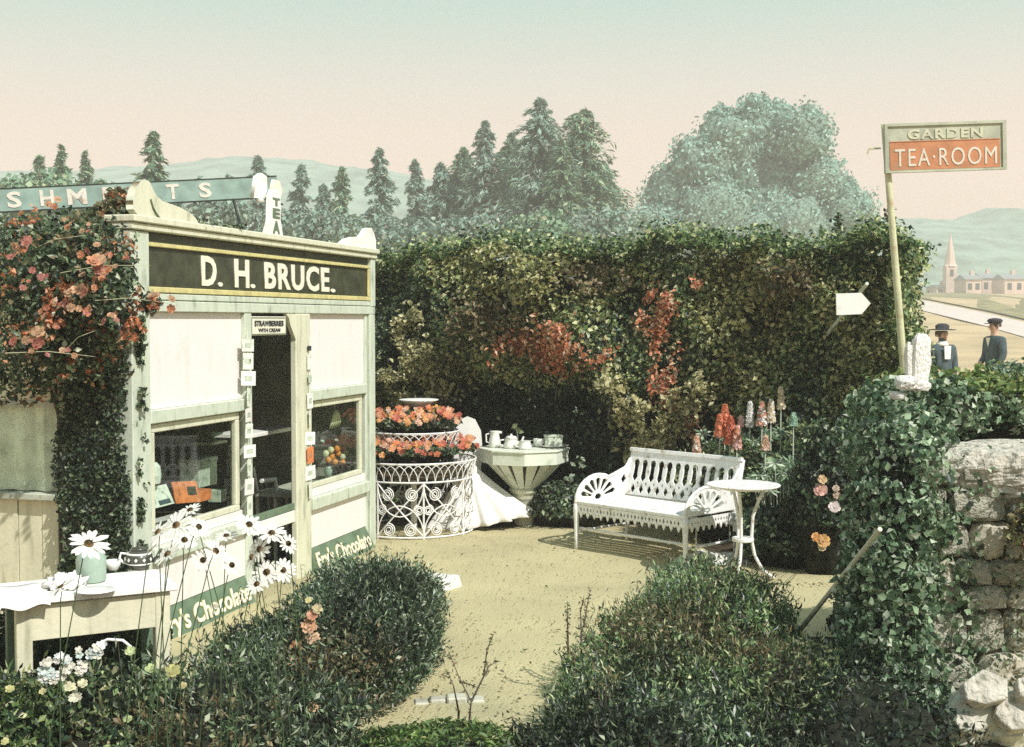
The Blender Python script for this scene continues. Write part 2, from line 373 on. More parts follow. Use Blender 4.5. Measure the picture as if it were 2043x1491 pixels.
# ================================================================== THE SETTING
def terr(y):
    y = y / KY
    ks = [(-20, 0), (12, 0), (16, .26), (45, .42), (70, 1.9), (100, 4.2), (150, 6.0), (230, 9), (700, 12)]
    for (a, za), (b, zb) in zip(ks, ks[1:]):
        if y <= b:
            t = max(0, (y - a) / (b - a)); return za + (zb - za) * t
    return ks[-1][1]
def GT(px, py):
    d = ray(px, py)
    for i in range(4000):
        y = 8 + i * 0.12; p = CAM + d * (y / d.y)
        if p.z <= terr(y): return Vector((p.x, y, terr(y)))
    return CAM + d * (300 / d.y)
ys = [KY * q for q in (-9, -4, 0, 3, 6, 9, 12, 13, 14, 15, 16, 20, 30, 40, 45, 52, 60, 70, 80, 90, 100, 115, 130, 150, 180, 230, 300, 395)]
xs = [-400, -300, -200, -120, -80, -50, -30, -15, -8, -4, 0, 4, 8, 15, 30, 50, 80, 120, 200, 300, 400]
g = MB(); g.add([(x, y, terr(y)) for y in ys for x in xs],
    [(j * len(xs) + i, j * len(xs) + i + 1, (j + 1) * len(xs) + i + 1, (j + 1) * len(xs) + i) for j in range(len(ys) - 1) for i in range(len(xs) - 1)])
tag(g.build('ground', mat('ochre_field', (0.48, 0.36, 0.21), 0.95, 0.25, 0.25, 0.5, 3, stain=(0.30, 0.28, 0.13)), smooth=True), kind='structure')
# sandy court of the garden, gently uneven
sand = mat('trodden_sand', (0.47, 0.415, 0.235), 0.95, 0.12, 1.3, 1.0, 60, stain=(0.38, 0.345, 0.20), bdist=.012)
nx, ny = 60, 60; vs = []
for j in range(ny + 1):
    for i in range(nx + 1):
        x = -3.4 + 8.2 * i / nx; y = (3.6 + 7.2 * j / ny) * KY
        e = min(i, j, nx - i, ny - j)
        vs.append((x, y, 0.006 + (0 if e == 0 else 0.008 * (1 + math.sin(x * 5.1 + y * 2) * math.sin(y * 4.3 - x)))))
tag(MB().add(vs, [(j * (nx + 1) + i, j * (nx + 1) + i + 1, (j + 1) * (nx + 1) + i + 1, (j + 1) * (nx + 1) + i) for j in range(ny) for i in range(nx)]).build('path', sand, smooth=True), kind='structure')
def soilbed(c, r, seed, h=0.05):
    P = []; k = 26; c = (c[0], c[1] * KY); r = (r[0], r[1] * KY)
    for ring in (0.25, 0.5, 0.75, 1.0):
        for j in range(k):
            t = 2 * PI * j / k; q = ring * (1 + 0.12 * math.sin(3 * t + seed) + 0.07 * math.sin(7 * t + seed * 2))
            P.append((c[0] + r[0] * q * math.cos(t), c[1] + r[1] * q * math.sin(t), 0.028 + h * (1 - ring ** 2) if ring < 1 else 0.0))
    fs = [(i * k + j, i * k + (j + 1) % k, (i + 1) * k + (j + 1) % k, (i + 1) * k + j) for i in range(3) for j in range(k)] + [tuple(range(k))]
    tag(MB().add(P, fs).build('soil_bed', M['soil'], smooth=True), kind='structure')
soilbed((-.9, 5.3), (0.40, .6), 1); soilbed((1.1, 5.1), (0.5, .8), 2); soilbed((2.8, 8.5), (1.1, 0.75), 4)
soilbed((0, 2.75), (4.5, 1.6), 3, 0.1); soilbed((-2.6, 4.2), (1.4, 0.9), 5); soilbed((2.15, 5.2), (.6, .9), 6); soilbed((.3, 9.9), (3.6, .75), 7)
# grit lying on the sand
P = np.column_stack([rng.uniform(-2, 3.6, 9000), rng.uniform(4.2, 10, 9000) * KY, np.full(9000, .026)])
k = rng.choice([.75, 1, 1.35], 9000)[:, None] * np.array([[.33, .28, .16]])
tag(leaves('gravel', P, np.tile([0, 0, 1.], (9000, 1)), 0.012, k, M['leaf'], jit=.5, aspect=.9), 'fine loose grit scattered over the sandy court', 'gravel', kind='stuff')
n = 650; a_ = rng.uniform(0, 2 * PI, n); e_ = np.abs(rng.normal(size=n)) * .12 + 1.0; ci = rng.integers(0, 3, n)
cx = np.array([-1.02, .9, 2.3])[ci]; cy = np.array([5.25, 5.1, 7.6])[ci]; ax = np.array([.62, .85, .5])[ci]; ay = np.array([.85, 1.15, .5])[ci]
P = np.column_stack([cx + ax * e_ * np.cos(a_), (cy + ay * e_ * np.sin(a_)) * KY, np.full(n, .03)]); k = rng.random(n) < .25
P[k, 0] = rng.uniform(-1, 2.5, k.sum()); P[k, 1] = rng.uniform(5, 9.3, k.sum()) * KY
tag(leaves('fallen_leaves', P, np.tile([0, 0, 1.], (n, 1)), .028, pal('brown', n), M['leaf'], jit=.5), 'small dry leaves strewn along the edges of the sandy court', 'leaves', kind='stuff')
# road and its bank beyond the garden
def strip(name, up, dn, m, dz):
    vs = []
    for (a, b) in zip(up, dn):
        p, q = GT(*a), GT(*b)
        for k in range(5):
            t = k / 4; v = p.lerp(q, t); vs.append((v.x, v.y, terr(v.y) + dz))
    tag(MB().add(vs, [(i * 5 + k, i * 5 + k + 1, (i + 1) * 5 + k + 1, (i + 1) * 5 + k) for i in range(len(up) - 1) for k in range(4)]).build(name, m), kind='structure')
strip('road', [(1300, 586), (1700, 588), (1845, 601), (1966, 626), (2043, 644), (2260, 700)], [(1300, 593), (1700, 598), (1845, 622), (1966, 652), (2043, 674), (2260, 740)], mat('chalky_road', (0.66, 0.56, 0.50), 0.95, .05, 1, .2, 8), 0.05)
strip('bank', [(1300, 574), (1700, 575), (1845, 577), (1966, 588), (2043, 597), (2260, 640)], [(1300, 585), (1700, 587), (1845, 598), (1966, 622), (2043, 639), (2260, 690)], mat('rough_grass_bank', (0.27, 0.24, 0.12), 0.95, .3, 0.8, .6, 5), 0.12)
# wooded hills
def hill(name, ridge, Y, front, back, seed, m):
    cols = 150; rows = 14; Yn = Y; Y, front, back = Y * KY, front * KY, back * KY; px0, px1 = ridge[0][0], ridge[-1][0]; vs = []
    for j in range(rows + 1):
        f = j / rows
        for i in range(cols + 1):
            px = px0 + (px1 - px0) * i / cols
            for (a, b) in zip(ridge, ridge[1:]):
                if a[0] <= px <= b[0]: py = a[1] + (b[1] - a[1]) * (px - a[0]) / (b[0] - a[0])
            top = at(px, py, Yn)
            y = front + (back - front) * f; w = math.sin(PI * min(1, max(0, (y - front) / (Y - front))) / 2) if y < Y else math.cos(PI / 2 * (y - Y) / (back - Y))
            x = top.x * (0.82 + 0.18 * y / Y)
            z = 4 + (top.z - 4) * w; z += 0.9 * math.sin(x * .21 + seed) * math.sin(y * .17) * w + random.uniform(-.35, .35) * w
            vs.append((x, y, z if 0 < j < rows else 2))
    tag(MB().add(vs, [(j * (cols + 1) + i, j * (cols + 1) + i + 1, (j + 1) * (cols + 1) + i + 1, (j + 1) * (cols + 1) + i) for j in range(rows) for i in range(cols)]).build(name, m, smooth=True), kind='structure')
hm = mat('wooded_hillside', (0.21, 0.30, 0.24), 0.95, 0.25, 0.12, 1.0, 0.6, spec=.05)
hill('hills', [(-650, 380), (-200, 340), (0, 350), (190, 346), (330, 338), (420, 330), (500, 317), (560, 322), (650, 332), (760, 345), (900, 370), (1250, 425), (1500, 440), (1790, 440), (1860, 447), (1915, 436), (1950, 416), (2000, 430), (2043, 427), (2300, 400), (2750, 440)], 320, 215, 392, 3, hm)
# small town across the river flat
def gable_house(px0, px1, top, Y, label, seed):
    a, b = at(px0, top, Y), at(px1, top, Y); zb = terr(a.y) - .3; w = (b.x - a.x) / 2; h = (a.z - zb) * .74
    t = thing('town_house', label, 'house', ((a.x + b.x) / 2, a.y, zb), 0, 'pale houses of the town below the hill')
    MB().box(-w, w, -3, 3, 0, h).build('wall', M['house'], t)
    r = a.z - zb - h
    MB().add([(-w - .2, -3.3, h), (w + .2, -3.3, h), (w + .2, 3.3, h), (-w - .2, 3.3, h), (-w - .1, 0, h + r), (w + .1, 0, h + r)], [(0, 1, 5, 4), (2, 3, 4, 5), (0, 4, 3), (1, 2, 5), (3, 2, 1, 0)]).build('roof', M['slate'], t)
    n = max(2, int(w))
    for i in range(n):
        x = -w + 2 * w * (i + .5) / n; MB().box(x - .35, x + .35, -3.06, -2.9, h * .35, h * .75).build('window', M['pane'], t)
    MB().box(w * .5 - .3, w * .5 + .3, -.4, .4, h + r * .5, h + r + .7).build('chimney', M['house'], t)
gable_house(1916, 1946, 548, 168, 'pale house with slate roof just beside the church steeple', 1)
gable_house(1948, 1978, 545, 172, 'taller pinkish town house between two gaps in the row', 2)
gable_house(1992, 2030, 547, 166, 'wide pinkish house near the right edge beyond the road', 3)
gable_house(2033, 2080, 551, 170, 'pale house cut by the right edge of the view', 4)
gable_house(1858, 1886, 569, 176, 'low pale building just before the steeple, by the hedge end', 5)
cb = at(1895, 570, 174); ch = thing('church', 'small pale church with a slim pointed steeple below the hill', 'church', (cb.x, cb.y, terr(cb.y) - .3))
MB().box(-1.0, 1.0, -1, 1, 0, 5.2).build('tower', M['house'], ch)
MB().lathe([(1.3, 5.2), (1.0, 5.6), (0.04, 11.2)], 8, a0=PI / 8).build('spire', M['house'], ch)
MB().box(1.0, 5, -1.6, 1.6, 0, 2.6).box(1.0, 5, -1.1, 1.1, 2.6, 3.4).build('nave', M['house'], ch)
MB().box(-.3, .3, -1.06, -.96, 3.4, 4.6).build('window', M['pane'], ch)

# ---- trees
def conifer(px, py, wpx, Y, label, seed, palette='conifer', nb=95, per=30, group='conifers beyond the hedge', bare=0.12, power=.5, size=.36):
    top = at(px, py, Y); zb = terr(top.y); H = top.z - zb; rm = 1.35 * wpx / 2 * Y / FPX; nb = int(nb * 1.5)
    r = np.random.default_rng(seed); power = power * r.uniform(.8, 1.35); t = thing('conifer_tree', label, 'conifer', (top.x, top.y, zb), 0, group)
    MB().tube([(0, 0, -.2), (.05, 0, H * .4), (0, 0, H * .97)], [.09 + H * .013, .05 + H * .007, .02], 7).build('trunk', M['trunk'], t)
    nb = int(nb * 1.4); tt = 1 - .86 * r.random(nb) ** 1.15; z = H * (bare + (1 - bare) * tt); z = np.round(z / .38) * .38 + r.normal(size=nb) * .05 if palette == 'conifer' else z
    rad = rm * np.clip((1 - tt), .015, 1) ** power * r.uniform(.35, 1.3, nb); an = r.uniform(0, 2 * PI, nb)
    limb = MB()
    for k in range(0, nb, 3): limb.tube([(0, 0, z[k] + rad[k] * .08), (math.cos(an[k]) * rad[k] * .8, math.sin(an[k]) * rad[k] * .8, z[k] - rad[k] * .06)], [.05, .015], 4)
    tag(limb.build('branch', M['trunk'], t), kind='stuff')
    f = r.uniform(.12, 1.02, (nb, per)); fl = f * rad[:, None]
    side = r.normal(size=(nb, per)) * rad[:, None] * .14 * (1.1 - f)
    ca, sa = np.cos(an)[:, None], np.sin(an)[:, None]
    P = np.stack([ca * fl - sa * side, sa * fl + ca * side, z[:, None] - .22 * fl * f + r.normal(size=(nb, per)) * .06 * rad[:, None] + r.normal(size=(nb, per)) * .05], -1).reshape(-1, 3)
    nn = np.column_stack([np.repeat(np.cos(an), per) * .5, np.repeat(np.sin(an), per) * .5, np.full(nb * per, .9)])
    pt_ = np.column_stack([np.repeat(np.cos(an), per), np.repeat(np.sin(an), per), np.full(nb * per, -.25)])
    leaves('crown', P, nn, size * 1.35, pal(palette, len(P)), M['far'], t, jit=.45, aspect=.26, fold=.06, point=pt_)
    return t
CON = [(78, 310, 75, 52, 'left small conifer of the trio at the left edge'), (122, 298, 85, 50, 'middle and tallest conifer of the trio above the rose bush'), (170, 312, 70, 53, 'right conifer of the trio above the rose bush'),
       (306, 272, 120, 48, 'bright isolated spruce rising just behind the left roof scroll'), (400, 356, 90, 60, 'low conifer behind the long green roof sign'), (455, 352, 80, 64, 'faint conifer above the letter S of the roof sign'),
       (515, 315, 95, 62, 'slim conifer behind the white TEA post'), (600, 332, 100, 60, 'hazy conifer between the TEA post and right roof scroll'), (682, 345, 95, 58, 'dark narrow conifer left of the right roof scroll'),
       (645, 372, 80, 66, 'short conifer low among the spruces above the shop'), (757, 300, 105, 60, 'pointed spruce above the right corner of the shop'), (828, 322, 95, 63, 'narrow pale conifer beside a gap of sky')]
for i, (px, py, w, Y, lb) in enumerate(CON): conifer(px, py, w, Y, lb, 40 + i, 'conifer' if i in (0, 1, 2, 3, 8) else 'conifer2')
PIN = [(880, 330, 130, 66, 'broad ragged pine left of the tall pines'), (925, 300, 120, 67, 'pine with rounded top at the left shoulder of the tall group'), (968, 245, 130, 64, 'tall round-headed pine left of the highest one'),
       (1020, 275, 120, 68, 'pine standing between the two tallest crowns'), (1076, 200, 200, 62, 'highest pine of all with bare lower trunk'), (1160, 226, 190, 64, 'wide layered pine right of the highest one'),
       (1205, 330, 110, 67, 'lower pine at the right edge of the tall group'), (1120, 290, 120, 60, 'shorter pine in front between the two widest crowns')]
for i, (px, py, w, Y, lb) in enumerate(PIN): conifer(px, py, w, Y, lb, 80 + i, 'conifer2' if i % 2 == 0 else 'conifer', 150 if w > 180 else 110, 34, 'tall pines beyond the hedge', .3, .55, .40)
def roundtree(name, blobs, Y, label, palette, seed, n=900, size=.4, group=None, depth=.75, trunk=.3, k_r=1):
    xs_ = [at(b[0], b[1], Y) for b in blobs]; cx = sum(p.x for p in xs_) / len(xs_); zb = terr(xs_[0].y)
    t = thing(name, label, 'tree', (cx, xs_[0].y, zb), 0, group); PP = []; NN = []
    lim = MB(); lim.tube([(0, 0, -.3), (0, 0, 2.0), (.1, 0, 4)], [trunk * 1.4, trunk, trunk * .8], 9)
    rr = random.Random(seed)
    for i, b in enumerate(blobs):
        p = at(b[0], b[1] + (k_r - 1) * b[2], Y); r = k_r * b[2] * Y / FPX; dy = rr.uniform(-1, 1) * depth * 3
        c = (p.x - cx, dy, p.z - zb)
        lim.tube([(0, 0, 2.2), (c[0] * .4, dy * .4, max(1.5, c[2] * .55)), c], [trunk * .5, trunk * .3, .05], 5)
        a, nn = blobpts(c, (r, r * 1.1, r * .92), n if b[2] > 40 else n // 2, seed + i, .22, 1.3, .5, gap=-.35)
        a[:, 2] = np.maximum(a[:, 2], .3); PP.append(a); NN.append(nn)
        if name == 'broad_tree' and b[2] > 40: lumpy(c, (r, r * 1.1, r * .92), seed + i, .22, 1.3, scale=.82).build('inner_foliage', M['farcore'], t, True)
    lim.build('trunk', M['trunk'], t); PP = np.vstack(PP); NN = np.vstack(NN)
    leaves('crown', PP, NN, size, pal(palette, len(PP)), M['far'], t, jit=.7, aspect=.7)
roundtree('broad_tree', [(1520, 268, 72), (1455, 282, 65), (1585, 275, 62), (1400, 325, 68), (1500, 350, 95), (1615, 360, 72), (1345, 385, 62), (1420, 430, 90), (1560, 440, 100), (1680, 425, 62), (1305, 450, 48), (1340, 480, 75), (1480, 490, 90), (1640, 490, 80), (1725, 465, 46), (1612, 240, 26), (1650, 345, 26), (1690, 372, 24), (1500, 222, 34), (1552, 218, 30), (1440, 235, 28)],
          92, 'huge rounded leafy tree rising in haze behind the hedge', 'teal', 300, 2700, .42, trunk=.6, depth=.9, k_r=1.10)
for i, (bl, Y, lb) in enumerate([([(900, 475, 45), (960, 465, 42), (930, 500, 50)], 46, 'bushy tree low under the pines, behind the hedge left half'), ([(1040, 470, 45), (1095, 460, 45), (1080, 500, 50)], 44, 'leafy green tree at the foot of the highest pine'),
                       ([(1170, 465, 48), (1225, 465, 48), (1190, 500, 50)], 50, 'hazy shrubby tree filling the dip before the huge tree'), ([(770, 475, 45), (835, 480, 45), (800, 505, 50)], 48, 'bushy tree just right of the shop roof corner'),
                       ([(560, 460, 42), (640, 455, 44), (700, 470, 40), (600, 490, 50)], 45, 'mass of leafy tree behind the shop cornice'), ([(30, 400, 55), (120, 400, 60), (210, 410, 50), (90, 375, 35)], 40, 'leafy tree behind the rose bush at left edge'),
                       ([(330, 410, 45), (420, 430, 45), (470, 425, 35)], 47, 'leafy tree behind the green roof sign')]):
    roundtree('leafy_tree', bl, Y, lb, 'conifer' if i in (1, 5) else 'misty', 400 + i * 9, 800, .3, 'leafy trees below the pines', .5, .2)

# ---- the big garden hedge behind the court
HA, HB = Vector((-2.6, 10.45 * KY, 0)), Vector((3.44, 8.34 * KY, 0)); HU = (HB - HA).normalized(); HN = Vector((HU.y, -HU.x, 0)); HL = (HB - HA).length; HT = 2.70
def hedge_face(u, z):                                    # how far the leafy face stands out
    b = .15 * np.sin(u * 2.3 + 1) * np.sin(z * 3.1) + .10 * np.sin(u * 5.1 + z * 4.0) + .05 * np.sin(u * 9 - z * 7)
    b = b + .42 * np.clip((z - 1.15) / .5, 0, 1) * np.exp(-((u - 3.0) / 1.6) ** 2) + .12 * np.clip(z - 1.2, 0, 1)
    b = b - .30 * np.exp(-((u - 3.0) / 1.0) ** 2) * np.exp(-((z - .75) / .55) ** 2)
    return b + .25 * np.exp(-((u - HL) / .35) ** 2) * 0
def hedge_top(u): return HT + .05 * np.sin(u * 3) + .035 * np.sin(u * 7 + 1) + .03 * np.sin(u * 13) - .1 * np.exp(-((u - .9) / .6) ** 2)
hd = thing('hedge', 'tall clipped mixed hedge closing the back of the court', 'hedge', (0, 0, 0))
def hpt(u, d, z): return np.stack([HA.x + HU.x * u + HN.x * d, HA.y + HU.y * u + HN.y * d, z], -1)
n = 105000; u = rng.uniform(-1.2, HL, n); z = rng.uniform(0.02, 1, n) ** .9 * hedge_top(u)
d = hedge_face(u, z) - rng.random(n) ** 2 * .30
round_ = np.clip((z - hedge_top(u) + .22) / .22, 0, 1); d = d - .25 * round_ ** 2
P = hpt(u, d, z); cl = wob(P, .9, 21) + .5 * wob(P, 3.4, 22)
keep = (cl + rng.uniform(-.5, .5, n)) > -.50; P, u, z = P[keep], u[keep], z[keep]
nn = np.tile([HN.x, HN.y, .45], (len(P), 1)); nn[:, 2] += np.clip((z - 1.9), 0, 1)
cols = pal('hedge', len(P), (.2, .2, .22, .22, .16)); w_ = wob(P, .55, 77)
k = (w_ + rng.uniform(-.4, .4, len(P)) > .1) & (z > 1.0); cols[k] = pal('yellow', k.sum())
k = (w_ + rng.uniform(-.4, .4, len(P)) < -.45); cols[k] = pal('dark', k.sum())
k = (np.exp(-((u - 3.0) / 1.5) ** 2) * np.clip((1.45 - z) / .4, 0, 1) > rng.uniform(.15, .5, len(P))); cols[k] = pal('dark', k.sum(), (.5, .3, .12, .06, .02))  # shade of the hollow put into the leaf colours
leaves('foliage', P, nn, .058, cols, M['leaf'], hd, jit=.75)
n = 26000; u = rng.uniform(-1.2, HL, n); d = rng.uniform(-.75, .45, n); P = hpt(u, d, hedge_top(u) + rng.normal(size=n) * .025 - .1 * np.abs(d + .1) ** 2 + (rng.random(n) ** 9) * .16)
leaves('top_foliage', P, np.tile([0, 0, 1.], (n, 1)), .055, pal('hedge', n), M['leaf'], hd, jit=.9)
n = 12000; v = rng.uniform(-.8, .35, n); z = rng.uniform(.02, HT, n); P = hpt(HL + rng.normal(size=n) * .05 + .06 * np.sin(z * 5), v, z)
leaves('end_foliage', P, np.tile([HU.x, HU.y, .4], (n, 1)), .055, pal('hedge', n), M['leaf'], hd, jit=.8)
mb = MB(); nu, nz = 60, 22; vs = []
for j in range(nz + 1):
    for i in range(nu + 1):
        uu = -1.3 + (HL + 1.2) * i / nu; zz = (HT - .12) * j / nz
        vs.append(tuple(hpt(uu, float(hedge_face(uu, zz)) - .24 - (.12 if j == nz else 0), zz)))
off = len(vs)
for j in range(nz + 1):
    for i in range(nu + 1): vs.append(tuple(hpt(-1.3 + (HL + 1.2) * i / nu, -.75, (HT - .12) * j / nz)))
W = nu + 1; fs = [(j * W + i, j * W + i + 1, (j + 1) * W + i + 1, (j + 1) * W + i) for j in range(nz) for i in range(nu)]
fs += [tuple(off + k for k in f)[::-1] for f in fs[:nz * nu]]
fs += [(nz * W + i, nz * W + i + 1, off + nz * W + i + 1, off + nz * W + i) for i in range(nu)] + [(j * W + nu, off + j * W + nu, off + (j + 1) * W + nu, (j + 1) * W + nu) for j in range(nz)]
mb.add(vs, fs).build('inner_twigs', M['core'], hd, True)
# sprigs standing up out of the hedge top
for i, (px, py, h, lb) in enumerate([(1672, 425, .30, 'loose leafy shoot standing tallest on the hedge, left of the sign pole'), (1776, 412, .42, 'dark leafy shoot rising right behind the sign pole'), (1440, 470, .12, 'short shoot above the middle of the hedge')]):
    b = at(px, py, 8.75); t = thing('hedge_shoot', lb, 'shoot', (b.x, b.y, 2.6)); H = b.z - 2.6
    MB().tube([(0, 0, -.1), (.01, 0, H * .5), (-.01, 0, H)], [.006, .005, .002], 5).build('stem', M['trunk'], t)
    n = 150; zz = rng.uniform(0, H, n); P = np.column_stack([rng.normal(size=n) * .045 * (1.3 - zz / H), rng.normal(size=n) * .04, zz])
    leaves('foliage', P, rng.normal(size=(n, 3)), .045, pal('dark', n), M['leaf'], t)
# climbing red and yellow shrubs growing on the hedge face
def climber(label, cat, patches, Y, palette, size=.05, seed=1, name='climbing_shrub', off=-.05, w=None, group=None):
    PP = []; NN = []; c0 = at(patches[0][0], patches[0][1], Y)
    t = thing(name, label, cat, (c0.x, c0.y, 0), 0, group)
    mb = MB()
    for i, (px, py, rx, ry, n) in enumerate(patches):
        c = at(px, py, Y); d = rng.normal(size=(n, 2)); d = d / np.linalg.norm(d, axis=1, keepdims=True) * (rng.random(n) ** .62)[:, None] * rng.choice([1, 1, 1, 1.5], n)[:, None]
        d *= (1 + .3 * wob(np.column_stack([d, np.zeros(n)]), .8, seed + i))[:, None]
        X = (px + d[:, 0] * rx - 1021.5) / FPX * Y; Z = c.z - d[:, 1] * ry * Y / FPX
        Yr = Y * KY; uu = (X - HA.x) * HU.x + (Yr - HA.y) * HU.y
        for _ in range(2):
            yy = HA.y + HU.y * uu + HN.y * (hedge_face(uu, Z) + .03); uu = (X * yy / Yr - HA.x - HN.x * (hedge_face(uu, Z) + .03)) / HU.x
        fc = hedge_face(uu, Z) + rng.uniform(-.06, .11, n) + .04 + (.08 if palette == 'straw' else 0)
        q = hpt(uu, fc, Z); q[:, 2] = CAMZ + (Z - CAMZ) * q[:, 1] / Yr
        PP.append(q); NN.append(np.tile([HN.x, HN.y, .5], (n, 1)))
        kk_ = wob(q, 2.4, 31, 3) + rng.uniform(-.3, .3, n) > (-.05 if palette == 'red' else -.35); q = q[kk_]; PP[-1] = q; NN[-1] = NN[-1][kk_]
        m_ = q.mean(0); mb.tube([(m_[0] - c0.x, m_[1] + .32 - c0.y, m_[2] - .35), (m_[0] - c0.x + .03, m_[1] + .25 - c0.y, m_[2] - .1), (m_[0] - c0.x, m_[1] + .12 - c0.y, m_[2])], [.008, .007, .004], 5)
    P = np.vstack(PP) - np.array([c0.x, c0.y, 0]); P[:, 2] = np.maximum(P[:, 2], .02)
    tag(mb.build('stem', M['trunk'], t), kind='stuff')
    leaves('foliage', P, np.vstack(NN), size, pal(palette, len(P), w), M['leaf'], t, jit=.7)
climber('low sprawling patch of rusty red flowers on the hedge above the tea table', 'red climber', [(1080, 690, 66, 42, 1500), (1030, 700, 42, 36, 560), (1120, 730, 50, 18, 400), (1150, 690, 30, 22, 260), (1200, 700, 22, 26, 260), (1110, 655, 25, 14, 200)], 9.0, 'red', .05, 11)
climber('tall upright streak of orange red leaves right of the hedge middle', 'red climber', [(1320, 600, 30, 24, 520), (1310, 650, 24, 30, 480), (1325, 700, 26, 32, 480), (1290, 640, 18, 22, 180), (1380, 565, 20, 12, 120), (1325, 755, 26, 34, 520), (1345, 815, 28, 30, 420), (1375, 870, 22, 34, 380), (1360, 905, 26, 14, 200)], 8.7, 'red', .05, 12)
climber('pale yellow climbing shrub on the hedge beside the shop corner', 'yellow shrub', [(825, 660, 26, 40, 700), (845, 730, 38, 40, 1000), (850, 790, 52, 28, 900), (790, 750, 26, 14, 220)], 9.5, 'straw', .055, 13)
climber('ragged yellow-leaved bush behind the left end of the bench', 'yellow shrub', [(1270, 830, 40, 30, 650), (1330, 860, 50, 40, 900), (1300, 900, 60, 24, 700), (1370, 800, 30, 30, 420), (1230, 760, 25, 30, 200), (1400, 780, 24, 30, 250)], 8.6, 'straw', .055, 14)
climber('dark brownish mass of leaves around the hollow of the hedge', 'climber', [(950, 640, 60, 40, 900), (1200, 560, 60, 25, 600), (1560, 560, 60, 30, 600)], 9.0, 'brown', .055, 15)

# ================================================================== THE SHOP
SA, SB = Vector((-2.277, 5.67 * KY, 0)), Vector((-1.241, 8.42 * KY, 0)); SU = (SB - SA).normalized(); SI = Vector((-SU.y, SU.x, 0)); SL = (SB - SA).length
SRZ = math.atan2(SU.y, SU.x)
def SH(px, py, off=0.0):                                 # photo pixel -> (u, z) on the shop front, off metres behind it
    d = ray(px, py); o = SA + SI * off; t = (o - CAM).dot(SI) / d.dot(SI); p = CAM + d * t - SA
    return p.dot(SU), p.z
def SS(px, py):                                          # on the side wall: (inward distance, z)
    d = ray(px, py); t = (SA - CAM).dot(SU) / d.dot(SU); p = CAM + d * t - SA
    return p.dot(SI), p.z
def SW(u, y, z): return SA + SU * u + SI * y + Vector((0, 0, z))
shop = thing('tea_shop', 'small cream and green wooden shop with its owner name on the dark fascia', 'shop', SA, SRZ)
D = 2.7                                                  # depth of the shop
uL = SH(290, 520)[0]; uD0 = SH(484, 800)[0]; uD1 = SH(497, 800)[0]; uD2 = SH(584, 800)[0]; uD3 = SH(613, 800)[0]; uR = SH(727, 800)[0]
ZA, ZT = 2.05, 2.625                                      # underside of the architrave, top of the cornice
# posts and corner boards
MB().box(-.02, uL - .004, -.03, .09, 0, ZT - .09).build('corner_post', M['sage'], shop, bevel=.006)
MB().box(uD0, uD1, -.025, .10, 0.02, ZA).build('door_post', M['sage'], shop, bevel=.005)
MB().box(uD2, uD3, -.032, .02, 0, ZA).build('door_post', M['cream'], shop, bevel=.008)
MB().box(uR, uR + .045, -.012, .10, 0, ZA).build('corner_post', M['sage'], shop, bevel=.005)
MB().box(uR + .062, SL + .01, -.03, .10, 0, ZA).build('corner_post', M['sage'], shop, bevel=.005)
MB().box(uR + .045, uR + .062, .03, .10, 0, ZA).build('joint_strip', M['black'], shop)
# fascia
fas = MB().box(uL, SL - .02, .0, .05, 2.185, ZT - .09).build('fascia_board', M['fascia'], shop)
MB().box(uL, SL - .09, -.022, -.003, 2.450, 2.476).build('fascia_moulding', M['gold'], shop, bevel=.004)
MB().box(uL, SL - .09, -.03, -.003, 2.170, 2.205).build('fascia_moulding', M['gold'], shop, bevel=.004)
MB().box(SL - .118, SL - .092, -.022, -.003, 2.208, 2.447).build('fascia_moulding', M['gold'], shop, bevel=.004)
MB().box(SL - .088, SL + .01, -.035, .06, 2.12, ZT - .09).build('fascia_end', M['sage'], shop, bevel=.005)
MB().box(-.03, SL + .02, -.05, .12, ZT - .085, ZT - .045).box(-.04, SL + .03, -.07, .14, ZT - .042, ZT).build('cornice', M['cream'], shop, bevel=.006)
MB().box(uL, SL - .09, -.026, .05, 2.125, 2.165).box(uL, SL + .012, -.03, .06, 2.052, 2.120).build('architrave', M['sage'], shop, bevel=.005)
# the name on the fascia
def on_front(u, z, y=0.0): return frame(Vector((u, y, z)), (1, 0, 0), (0, 0, 1))
def ftext(name, s, pxa, pya, pxb, pyb, pxt, pyt, m, parent, y=-.001, **kw):
    ua, za = SH(pxa, pya); ub, zb = SH(pxb, pyb); _, zt = SH(pxt, pyt)
    return text(name, s, ub - ua, zt - (za + zb) / 2, m, parent, on_front(ua, (za + zb) / 2, y), **kw)
for s, a, b, (y0, y1) in (('D', 401, 431, (572, 509)), ('.', 434, 443, (573, 566)), ('H', 467, 496, (573, 517)), ('.', 499, 508, (574, 567)), ('BRUCE', 527, 656, (580, 527)), ('.', 659, 668, (584, 578))):
    ua, za = SH(a, y0); ub, _ = SH(b, y0); h = SH(a, y1)[1] - za
    zbase = 2.228
    text('lettering', s, ub - ua, (.030 if s == '.' else .198), M['letter'], fas, on_front(ua, zbase, -.001), depth=.006, bold=.03, spacing=1.14)
